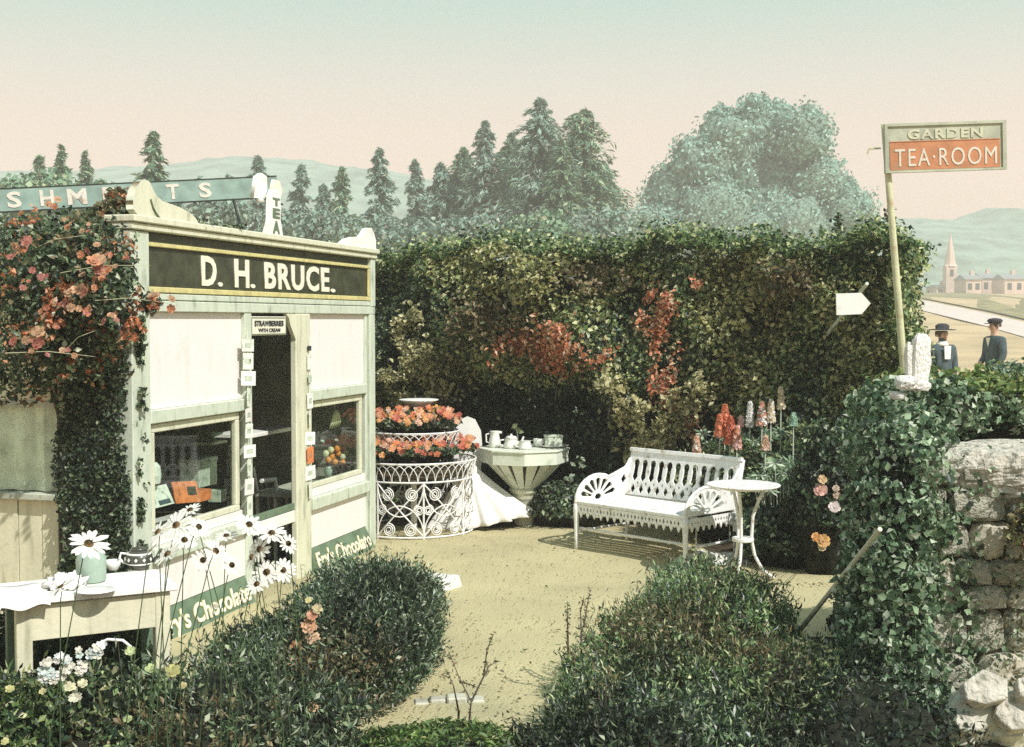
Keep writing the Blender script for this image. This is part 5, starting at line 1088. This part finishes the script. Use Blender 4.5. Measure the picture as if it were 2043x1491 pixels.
# tall daisies close to the camera
def daisy(px, py, w, up, label, Y=2.7, side=False):
    p = at(px, py, Y); t = thing('daisy', label, 'daisy', (p.x, p.y, 0), 0, 'tall white daisies before the shop'); r = w / 2 * Y / FPX
    up = Vector(up).normalized(); b = random.uniform(-.22, .22); MB().tube([(b, .1, 0), (b * 1.05, .07, p.z * .3), (b * .75, .03, p.z * .6), (b * .1, 0, p.z - .04), (0, 0, p.z) - up * .004 if False else Vector((0, 0, p.z)) - up * .006], [.0022, .0021, .002, .0016, .0013], 5).build('stem', M['stem'], t)
    a_ = up.orthogonal().normalized(); q = up.cross(a_); mb = MB(); cl = []; n = random.choice((14, 15, 17)); o = Vector((0, 0, p.z))
    for k in range(n):
        th = 2 * PI * k / n + random.uniform(-.06, .06); d = a_ * math.cos(th) + q * math.sin(th); s = up.cross(d); L_ = r * random.uniform(.88, 1.08); dr_ = random.uniform(-.12, .22)
        f = lambda l, wd, z: (o + d * L_ * l + s * L_ * wd + up * L_ * (z + dr_ * l))
        mb.add([f(.16, 0, 0), f(.45, .12, .02), f(.85, .11, -.01), f(1, .02, -.03), f(.85, -.11, -.01), f(.45, -.12, .02), f(.5, 0, -.03)], [(0, 1, 6), (1, 2, 6), (2, 3, 6), (3, 4, 6), (4, 5, 6), (5, 0, 6)])
        cl += [[.80, .79, .72]] * 7
    color_build(mb, cl, 'petals', M['petal'], t)
    T = frame(o, a_, q); MB().lathe([(.24 * r, 0), (.22 * r, .06 * r), (.12 * r, .11 * r), (.01, .12 * r)], 12, T=T).build('disc', M['daisy_disc'], t, True)
M['daisy_disc'] = mat('daisy_disc', (.16, .10, .04), .9, .3, 60, .6, 200)
DL = [(177, 1085, 84, (.1, -.55, .8), 2.7, 'biggest single daisy standing free above the table'), (122, 1172, 70, (-.5, -.4, .75), 2.7, 'daisy low at the left front edge of the table'), (352, 1048, 66, (-.2, -.5, .8), 3.0, 'daisy before the lower left corner of the shop window'),
      (396, 1052, 62, (.3, -.6, .7), 3.0, 'daisy below the window sill, second from the left corner'), (335, 1106, 72, (-.3, -.6, .7), 2.9, 'daisy right of the teapot before the cream panel'), (430, 1100, 64, (.4, -.6, .6), 3.0, 'daisy in front of the lower cream panel, right part'),
      (405, 1118, 50, (0, -.7, .6), 3.1, 'smaller daisy between two others on the cream panel'), (497, 1047, 62, (.2, -.6, .7), 3.2, 'daisy overlapping the left door post'), (542, 1064, 66, (0, -.45, .9), 3.3, 'topmost daisy in the dark doorway, seen edge-on'), (518, 1096, 60, (-.4, -.8, .3), 3.3, 'daisy facing left in the middle of the doorway'),
      (575, 1085, 46, (.5, -.5, .6), 3.3, 'daisy half behind the thick door post'), (503, 1112, 58, (-.6, -.6, .4), 3.2, 'daisy leaning over the left post low down'), (532, 1142, 66, (.1, -.8, .5), 3.3, 'full daisy facing front at the bottom of the doorway'), (565, 1138, 56, (.3, -.7, .6), 3.4, 'daisy at the lower right of the doorway'),
      (513, 1166, 46, (-.2, -.7, .6), 3.2, 'small daisy lowest of the doorway cluster'), (368, 1078, 58, (.1, -.5, .8), 3.1, 'daisy between window sill and table, middle of the crowd'), (316, 1062, 60, (-.4, -.5, .7), 2.9, 'daisy just above the teapot spout'), (452, 1070, 52, (.2, -.5, .8), 3.2, 'daisy under the right end of the window sill'),
      (462, 1128, 44, (.5, -.5, .6), 3.1, 'daisy low beside the left door post'), (300, 1100, 48, (-.5, -.3, .8), 2.8, 'half-hidden daisy touching the teapot'), (380, 1018, 44, (0, -.4, .9), 3.1, 'highest daisy in front of the window glass')]
for px, py, w, up, Y, lb in DL: daisy(px, py, w * random.uniform(.88, 1.08), (up[0] * 1.3 + random.uniform(-.35, .35), up[1] + random.uniform(-.25, .3), up[2]), lb, Y)
# bare twiggy saplings before the path kerb
def sapling(label, base, tips, Y, lf=10, m='trunk'):
    b = at(*base, Y); t = thing('sapling', label, 'sapling', (b.x, b.y, 0)); mb = MB(); PP = []
    mb.tube([(0, 0, 0), (0, 0, max(b.z, .02))], .006, 5)
    for ch_ in tips:
        pts = [at(*q_, Y + random.uniform(-.05, .05)) - Vector((b.x, b.y, 0)) for q_ in ch_]; mb.tube(pts, [.005 - .0035 * k / (len(pts) - 1) for k in range(len(pts))], 5)
        for k in range(lf * (len(pts) - 1)):
            i = random.randrange(len(pts) - 1); q_ = pts[i].lerp(pts[i + 1], random.random()); PP.append(q_ + Vector((random.gauss(0, .008), 0, random.gauss(0, .006))))
    mb.build('stem', M[m], t); P = np.array([tuple(q_) for q_ in PP]); leaves('leaf', P, np.tile([0, -1., .5], (len(P), 1)), .022, pal('brown', len(P)), M['leaf'], t, jit=.9, aspect=.4)
sapling('thin bare sapling with forked twigs before the path kerb', (935, 1450), [[(935, 1450), (940, 1400), (915, 1350), (895, 1300)], [(940, 1400), (965, 1350), (972, 1295), (985, 1265)], [(965, 1350), (975, 1330), (990, 1320)], [(918, 1360), (950, 1370)]], 4.3)
sapling('short single twig left of the forked sapling', (915, 1420), [[(915, 1420), (905, 1370), (893, 1340)]], 4.4, 6)
sapling('upright brown stalk at the upper edge of the flowering bush', (1133, 1270), [[(1133, 1270), (1132, 1230), (1132, 1200)]], 5.0, 20)
sapling('pair of thin stalks beyond the brown stalk on the bush edge', (1160, 1260), [[(1160, 1260), (1158, 1220), (1165, 1190)], [(1165, 1250), (1172, 1205), (1178, 1175)]], 5.1, 14)
# stones and kerb by the path
p = G(885, 1178); t = thing('stone_block', 'white hewn stone block beside the dark round bush', 'stone', (p.x - .06, p.y + .05, 0), -.5)
MB().add([(-.20, -.11, 0), (.14, -.13, 0), (.17, .12, 0), (-.18, .13, 0), (-.18, -.09, .09), (.12, -.10, .10), (.15, .10, .105), (-.17, .11, .095)], [(3, 2, 1, 0), (4, 5, 6, 7), (0, 1, 5, 4), (1, 2, 6, 5), (2, 3, 7, 6), (3, 0, 4, 7)]).build('block', M['stonew'], t, bevel=.012)
p, q = G(826, 1408), G(965, 1402); dv = q - p; kk = thing('path_kerb', 'rough earth and stone kerb across the near end of the path', 'kerb', p, math.atan2(dv.y, dv.x))
x = 0
while x < dv.length:
    w = random.uniform(.07, .12); MB().box(x, x + w - .006, -.05 + random.uniform(-.01, .01), .04, -.02, .035 + random.uniform(-.01, .012)).build('kerb_stone', M['stonedark'], kk, bevel=.008); x += w
# fallen white stick on the ground in the bed
t = thing('stick', 'pale bent stick lying over the bed under the white table', 'stick', tuple(at(185, 1285, 4.3)))
o = at(185, 1285, 4.3); MB().tube([at(185, 1290, 4.3) - o, at(215, 1276, 4.3) - o, at(245, 1278, 4.3) - o, at(262, 1292, 4.3) - o], .007, 6).build('rod', M['white'], t, True)

# ================================================================== THE RIGHT SIDE: IVY-COVERED ROCK WALL
rw = thing('rock_wall', 'rough rubble wall at the right edge, half under ivy', 'wall', (2.05, 4.75 * KY, 0))
MB().box(.04, 2.6, .10, .95, 0, 1.30).build('core', M['mortar'], rw)
def rock_mesh(seed):
    mb = MB(); r_ = np.random.default_rng(seed); seg, rings = 16, 10; d = []
    for i in range(rings + 1):
        ph = -PI / 2 + PI * i / rings
        for j in range(seg): d.append((math.cos(2 * PI * j / seg) * math.cos(ph), math.sin(2 * PI * j / seg) * math.cos(ph), math.sin(ph)))
    d = np.array(d); e = d / (np.abs(d) ** 5).sum(1, keepdims=True) ** .2
    e = e * (1 + .12 * wob(d, .6, seed) + .09 * wob(d, 2.2, seed + 3))[:, None]; e[:, 0] += .18 * e[:, 2] * r_.uniform(-1, 1)
    mb.add(e, [(i * seg + j, i * seg + (j + 1) % seg, (i + 1) * seg + (j + 1) % seg, (i + 1) * seg + j) for i in range(rings) for j in range(seg)])
    return mb.mesh('rock', [], False)
RM = [rock_mesh(s) for s in range(8)]
for k, me in enumerate(RM): me.materials.append(M['stonedark'] if k < 4 else M['stone'])
RW = [rock_mesh(50), rock_mesh(51)]
for me in RW: me.materials.append(mat('white_limed_stone', (0.84, 0.82, 0.77), .85, .04, 2.2, .6, 6, stain=(.66, .64, .54), bdist=.06))
rr = random.Random(21); z = .0
while z < 1.22:
    h = rr.uniform(.12, .22); x = -.02 + rr.uniform(0, .08)
    if z + h > 1.26: h = 1.27 - z
    while x < 1.5:
        w = rr.uniform(.14, .32); o = link('stone', RM[rr.randrange(4) if rr.random() < .7 else 4 + rr.randrange(4)], rw)
        o.location = (x + w / 2, .085 + rr.uniform(-.02, .02), z + h / 2); o.scale = (w / 2 * .97, .10, h / 2 * .97); o.rotation_euler = (0, rr.uniform(-.08, .08), 0); x += w
    z += h
z = 0
while z < 1.2:                                           # stones of the wall's end
    h = rr.uniform(.13, .22); y = .15
    while y < .9:
        w = rr.uniform(.16, .3); o = link('stone', RM[rr.randrange(8)], rw); o.location = (.06, y + w / 2, z + h / 2); o.scale = (.09, w / 2 * .97, h / 2 * .97); y += w
    z += h
for (px, py, sx_, sz_, lb, rz) in ((1958, 1385, .11, .075, 'pale split stone fallen at the foot of the rock wall', .5), (2018, 1430, .10, .09, 'rounded tan stone lying right of the pale split stone', -.3), (1925, 1450, .07, .05, 'small rubble stone left of the two fallen stones', .2), (2050, 1385, .07, .06, 'grey stone cut by the right edge among the fallen stones', .1)):
    p = at(px, py, 4.35); t = thing('fallen_stone', lb, 'stone', (p.x, p.y, p.z)); r_ = random.Random(int(px)); k = 6
    poly = [(sx_ * 1.15 * r_.uniform(.8, 1.05) * math.cos(2 * PI * q / k + .3), sz_ * 1.15 * r_.uniform(.75, 1.1) * math.sin(2 * PI * q / k + .3)) for q in range(k)]
    T = frame(Vector((0, 0, 0)), (1, rz * .4, rz * .3), (0, .75, 1)); MB().prism(poly, T, .07).build('slab', M['roughstone'], t, bevel=.005)
    lumpy((0, .09, -p.z * .5), (sx_ * 1.3, .11, p.z * .52), int(px), .12, 1.1).build('bedding', M['stonedark'], t)
bd = thing('boulder', 'big pale mottled rock capping the rough wall at the right', 'boulder', (2.95, 4.93 * KY, 1.22))
o = lumpy((0, 0, 0), (.95, .40, .20), 31, .08, .7, 110, 50); P = np.array(o.v); dn = unit(P / np.array((.95, .40, .20)))
P = P + dn * (.022 * wob(P, 4.5, 5, 4) + .014 * np.abs(wob(P, 11, 6, 3)))[:, None]; P[:, 2] = np.where(P[:, 2] > .12, .12 + (P[:, 2] - .12) * .35, P[:, 2]); o.v = [tuple(p) for p in P]; o.build('rock', M['roughstone'], bd)
n = 1500; a_, nn = blobpts((-.25, -.05, -.04), (.85, .40, .20), n, 3, .1, gap=.25); leaves('creeping_leaves', a_, nn, .035, pal('ivy', len(a_)), M['leaf'], bd, jit=.7)
wc_ = thing('wall_creeper', 'thin grey green small-leaved creeper over the middle of the rock wall', 'creeper', (2.95, 4.75 * KY, 0))
PP = []; NN = []
for (x, z, rx, rz_, n) in ((-.25, .75, .28, .30, 1300), (.05, .45, .25, .22, 900), (.15, .95, .3, .14, 900), (-.35, .35, .2, .25, 800)):
    a_, nn = blobpts((x, -.02, z), (rx, .10, rz_), n, int(z * 99), .25, 1.5, .5, gap=-.1); PP.append(a_); NN.append(nn)
P = np.vstack(PP); cols = pal('ivy', len(P)); k = rng.random(len(P)) < .4; cols[k] = pal('brown', k.sum())
leaves('foliage', P, np.vstack(NN), .03, cols, M['leaf'], wc_, jit=.8)
MB().tube([(0, .02, 0), (-.1, .0, .5), (0, .02, .95)], .01, 5).build('stem', M['trunk'], wc_)
pal_l = thing('wall_ivy', 'thick pale green ivy hanging over the left end of the rock wall', 'ivy', (1.95, 4.8 * KY, 0))
# leaves over the wall's left end, falling to the ground
PP = []; NN = []
for (x, y, z, rx, ry, rz_, n) in ((.12, .35, 1.30, .26, .5, .25, 5200), (.05, .15, 1.0, .24, .42, .28, 5200), (-.02, .05, .72, .24, .36, .28, 5200), (-.06, .0, .42, .24, .34, .26, 4600), (-.02, -.05, .15, .26, .34, .24, 4200), (.30, .0, .9, .13, .14, .34, 800), (.30, -.02, .5, .14, .13, .34, 900), (.30, .0, .15, .16, .14, .2, 700), (.42, .02, 1.2, .12, .16, .12, 400)):
    a_, nn = blobpts((x, y, z), (rx, ry, rz_), n, int(x * 100 + z * 77), .22, 1.4, .4, gap=-.25); PP.append(a_); NN.append(nn)
P = np.vstack(PP); P[:, 2] = np.maximum(P[:, 2], .02); NN = np.vstack(NN)
leaves('foliage', P, NN, .042, pal('ivy', len(P), (.24, .26, .24, .16, .10)), M['leaf'], pal_l, jit=.75, aspect=.8)
lumpy((0.05, .2, .7), (.22, .36, .68), 9, .15).build('inner_twigs', M['core'], pal_l, True)
top = thing('hedge_bush', 'sunlit yellow green bush growing over the top of the rock wall', 'bush', (3.1, 5.45 * KY, 0))
PP = []; NN = []
for (x, y, z, rx, ry, rz_, n) in ((-.75, -.1, 1.52, .42, .35, .20, 5200), (-.2, 0, 1.55, .5, .35, .20, 6000), (.45, 0, 1.56, .5, .35, .22, 5000), (1.1, 0, 1.56, .5, .4, .24, 3600)):
    a_, nn = blobpts((x, y, z), (rx, ry, rz_), n, int(x * 100 + 300), .2, 1.4, .4, gap=-.3); PP.append(a_); NN.append(nn)
P = np.vstack(PP); cols = pal('ivy', len(P)); k = wob(P, 1.2, 3) > 0; cols[k] = pal('bright', k.sum(), (.1, .2, .35, .05, .3))
leaves('foliage', P, np.vstack(NN), .045, cols, M['leaf'], top, jit=.75, aspect=.7)
lumpy((.2, .05, 1.15), (1.25, .3, .48), 12, .1).build('inner_twigs', M['core'], top, True)
# rusty flowers at the right edge below the boulder
fb = bush('wallflower', 'patch of rusty and yellow flowers on the rock wall at the right edge', 'flowers', (2.62, 4.62, .98), (.20, .12, .16), 1500, .03, 'brown', 95, hemi=False)
for ch in fb.children:
    if ch.name.startswith('inner'): ch.location.z = 0
rr = random.Random(4)
for i in range(26): bloom(fb, (rr.uniform(-.15, .2), -.11 + rr.uniform(-.02, .02), .98 + rr.uniform(-.14, .14)), rr.uniform(.014, .026), rr.choice([(.60, .10, .08), (.62, .34, .10), (.60, .42, .16), (.50, .16, .12)]), 5, 2, (0, -1, .3))
# standing white stones on the wall end
ws_ = [(1836, 722, .052, .155, 'tall white upright stone of the pair on the wall end', .0), (1818, 730, .034, .13, 'narrower white upright stone leaning beside the taller one', -.08)]
for (px, py, rx, rz_, lb, tilt) in ws_:
    p = at(px, py, 5.0); t = thing('standing_stone', lb, 'stone', p); o = link('rock', RW[int(px) % 2], t); o.scale = (rx * .92, rx * .6, rz_ * .92); o.rotation_euler = (0, tilt, .2)
for (px, py, r, lb) in ((1808, 765, .07, 'rounded whitish stone lying under the upright pair'), (1835, 768, .05, 'small whitish stone wedged right of the rounded one'), (1790, 790, .04, 'little pale stone at the ivy edge below the rounded one')):
    p = at(px, py, 4.95); t = thing('round_stone', lb, 'stone', p); o = link('rock', RW[int(px) % 2], t); o.scale = (r * .9, r * .7, r * .5); o.rotation_euler = (.1, .2, px)
# leaning wooden rail
p, q = at(1562, 1300, 5.6), at(1756, 1056, 4.45); t = thing('wooden_rail', 'thin pale wooden rail leaning up against the ivy rock', 'rail', p)
MB().tube([Vector((0, 0, 0)), q - p], [.015, .012], 6).build('rod', M['cream'], t)

# ---- signs over the hedge
Yp = 7.6; pt, pb = at(1764, 248, Yp), at(1797, 660, Yp); dv = pb - pt; bot = pt + dv * (pt.z / -dv.z)
sp = thing('sign_post', 'tall pole carrying the rusty tea room board above the hedge', 'sign', (bot.x, bot.y, 0))
MB().tube([(0, 0, 0), pb - bot, at(1776, 400, Yp) - bot, pt - bot], [.034, .030, .028, .026], 8).build('pole', M['polewood'], sp, True)
def on_pl(px, py, dy=0): return at(px, py, Yp + dy) - bot
o = on_pl(1766, 346, -.045); xx = on_pl(2008, 338, -.045) - o; yy = on_pl(1762, 248, -.045) - o; W_, H_ = xx.length, yy.length; T = frame(o, xx, Vector((0, 0, 1)))
bdS = MB().box(0, W_, 0, H_, -.03, 0, T=T).build('board', M['signgreen'], sp)
MB().box(.04, W_ - .05, .02, H_ * .62, .001, .004, T=T).build('painted_panel', M['rust'], sp)
MB().box(0, W_, H_ - .022, H_, .001, .014, T=T).box(0, W_, 0, .016, .001, .014, T=T).box(0, .022, .017, H_ - .023, .001, .014, T=T).box(W_ - .03, W_, .017, H_ - .023, .001, .014, T=T).build('frame', M['signgreen'], sp)
MB().box(.04, W_ - .05, H_ * .622, H_ * .637, .001, .008, T=T).build('moulding', M['rust'], sp)
text('lettering', 'GARDEN', W_ * .62, H_ * .20, M['olive'], bdS, T @ Matrix.Translation((W_ * .19, H_ * .67, .0015)), depth=.005, bold=.03, spacing=1.15)
text('lettering', 'TEA·ROOM', W_ * .84, H_ * .36, M['wornletter'], bdS, T @ Matrix.Translation((W_ * .08, H_ * .12, .0045)), depth=.004, bold=.0, spacing=1.16)
MB().tube([on_pl(1757, 296), on_pl(1734, 297), on_pl(1731, 308)], .008, 5).build('hook', M['polewood'], sp)
Ya = 7.4; p, q = at(1638, 682, Ya + .1), at(1730, 566, Ya); dvv = q - p; ft_ = p + dvv * (-p.z / dvv.z) if dvv.z else p
p = at(1634, 688, 8.80); ft_ = Vector((p.x, p.y, p.z))
ar = thing('arrow_sign', 'blank white arrow board on a slanting stake before the hedge', 'sign', ft_)
MB().tube([p - ft_, q - ft_], [.018, .014], 7).build('stake', M['sage'], ar)
def pa(px, py): v = at(px, py, Ya - .08) - ft_; return v
o = pa(1668, 629); T = frame(o, pa(1735, 627) - o, (0, 0, 1)); wd = (pa(1718, 629) - o).length; hh = .165
plate('board', [(0, 0), (wd, .002), (wd + .07, hh * .5), (wd, hh), (0, hh)], [], T, .02, M['white'], ar).modifiers.new('bevel', 'BEVEL').width = .004

# ================================================================== PEOPLE ON THE ROAD SIDE
def person(label, loc, rz, joints, bones, radii, mats_fn, scale=1.0):
    t = thing('person', label, 'person', loc, rz); bm = bmesh.new(); sk = bm.verts.layers.skin.verify(); vv = []
    for j, r in zip(joints, radii):
        v = bm.verts.new(Vector(j) * scale); v[sk].radius = (r * scale, r * scale) if not hasattr(r, '__len__') else (r[0] * scale, r[1] * scale); vv.append(v)
    vv[0][sk].use_root = True
    for a_, b_ in bones: bm.edges.new((vv[a_], vv[b_]))
    me = bpy.data.meshes.new('body'); bm.to_mesh(me); bm.free(); o = bpy.data.objects.new('tmp', me); C.objects.link(o)
    o.modifiers.new('skin', 'SKIN'); s_ = o.modifiers.new('sub', 'SUBSURF'); s_.levels = 1; s_.render_levels = 1
    dg = bpy.context.evaluated_depsgraph_get(); dg.update(); m2 = bpy.data.meshes.new_from_object(o.evaluated_get(dg)); bpy.data.objects.remove(o)
    m2.materials.clear(); ms = [M['skin'], M['jacket'], M['trouser']]
    for m_ in ms: m2.materials.append(m_)
    for f in m2.polygons: f.material_index = mats_fn(f.center / scale); f.use_smooth = True
    link('body', m2, t); return t
M['trouser'] = mat('dark_cloth', (.045, .045, .05), .9, .2)
J = [(0, 0, .98), (0, 0, 1.15), (0, 0, 1.34), (0, 0, 1.46), (0, -.01, 1.54), (0, -.02, 1.62), (0, -.01, 1.70), (-.19, 0, 1.40), (-.24, .0, 1.14), (-.17, -.16, 1.0), (-.12, -.2, .98), (.19, 0, 1.40), (.24, 0, 1.14), (.19, -.12, .96), (.16, -.16, .92), (-.10, 0, .92), (-.11, -.02, .50), (-.11, .02, .09), (-.11, -.12, .04), (.10, 0, .92), (.11, -.02, .50), (.11, .02, .09), (.11, -.12, .04)]
B = [(0, 1), (1, 2), (2, 3), (3, 4), (4, 5), (5, 6), (2, 7), (7, 8), (8, 9), (9, 10), (2, 11), (11, 12), (12, 13), (13, 14), (0, 15), (15, 16), (16, 17), (17, 18), (0, 19), (19, 20), (20, 21), (21, 22)]
RD = [(.16, .11), (.15, .11), (.18, .12), .06, .055, .085, .07, .085, .062, .045, .045, .085, .062, .045, .045, .10, .07, .045, .04, .10, .07, .045, .04]
mf = lambda c: 0 if c.z > 1.47 or (abs(c.x) > .08 and c.y < -.13 and .85 < c.z < 1.06) else (1 if c.z > .88 else 2)
def face(t, s, z=1.62):
    MB().prism([(-.012, 0), (.012, 0), (.006, .045), (-.006, .045)], Matrix.Translation((0, -.095, z - .03)) @ Matrix.Rotation(PI / 2, 4, 'X'), .02).build('nose', M['skin'], t)
    for x in (-.032, .032): MB().lathe([(.001, -.006), (.008, 0), (.001, .006)], 8, c=(x, -.095, z + .012)).build('eye', M['ink'], t)
    MB().box(-.022, .022, -.098, -.085, z - .052, z - .044).build('mouth', M['redcard'], t)
    for x in (-.085, .085): MB().lathe([(.004, -.03), (.014, 0), (.004, .03)], 8, c=(x, .005, z)).build('ear', M['skin'], t)
pm = at(1985, 645, 15.5); man = person('person in a dark flat cap and blue grey jacket by the road', (pm.x, pm.y, terr(pm.y) + .05), -PI * .42, J, B, RD, mf)
MB().lathe([(.093, 0), (.115, .02), (.125, .045), (.09, .075), (.01, .085)], 16, c=(0, .0, 1.675)).build('flat_cap', M['trouser'], man, True)
MB().prism([(-.07, 0), (.07, 0), (.055, .075), (0, .095), (-.055, .075)], Matrix.Translation((0, -.085, 1.675)) @ Matrix.Rotation(PI, 4, 'X'), .012).build('cap_peak', M['trouser'], man)
MB().lathe([(.086, 0), (.092, .04), (.088, .06)], 14, c=(0, .015, 1.615)).build('hair', M['trunk'], man, True); face(man, 1)
MB().prism([(-.055, 0), (.055, 0), (.0, -.14)], Matrix.Translation((0, -.122, 1.44)) @ Matrix.Rotation(PI / 2, 4, 'X') , .006).build('shirt_front', M['letter'], man)
J2 = [Vector(j) * .94 for j in J]
pw_ = at(1880, 650, 14.6); wom = person('person in a dark hat and pale collar beside the hedge end', (pw_.x, pw_.y, terr(pw_.y) + .08), PI * .1, J2, B, RD, mf)
MB().lathe([(.20, 0), (.205, .012), (.10, .02), (.105, .07), (.06, .10), (.01, .105)], 18, c=(0, 0, 1.60)).build('hat', M['trouser'], wom, True); face(wom, 1, 1.525)
MB().lathe([(.105, -.02), (.088, .02), (.06, .05)], 14, c=(0, 0, 1.38)).build('collar', M['cloth'], wom, True); MB().lathe([(.088, 0), (.098, .05), (.09, .09)], 14, c=(0, .02, 1.50)).build('hair', M['trunk'], wom, True)
MB().lathe([(.34, .02), (.28, .3), (.20, .7), (.16, .93), (.15, .96)], 20).build('skirt', M['trouser'], wom, True)
MB().prism([(-.06, 0), (.06, 0), (.05, -.2), (-.05, -.2)], Matrix.Translation((0, -.135, 1.36)) @ Matrix.Rotation(PI / 2, 4, 'X'), .008).build('blouse_front', M['cloth'], wom)

# ================================================================== AIR
HZ = .0020
hz = MB().box(-430, 430, -14, 540, -1.2, 64).build('haze', None)
hm_ = bpy.data.materials.new('haze'); hm_.use_nodes = True; t = hm_.node_tree; t.nodes.clear()
pv = N(t, 'ShaderNodeVolumePrincipled'); pv.inputs['Density'].default_value = HZ; pv.inputs['Color'].default_value = (.94, .93, .90, 1); pv.inputs['Anisotropy'].default_value = 0.0
ou = N(t, 'ShaderNodeOutputMaterial'); t.links.new(pv.outputs[0], ou.inputs['Volume'])
hz.data.materials.clear(); hz.data.materials.append(hm_); tag(hz, kind='stuff')
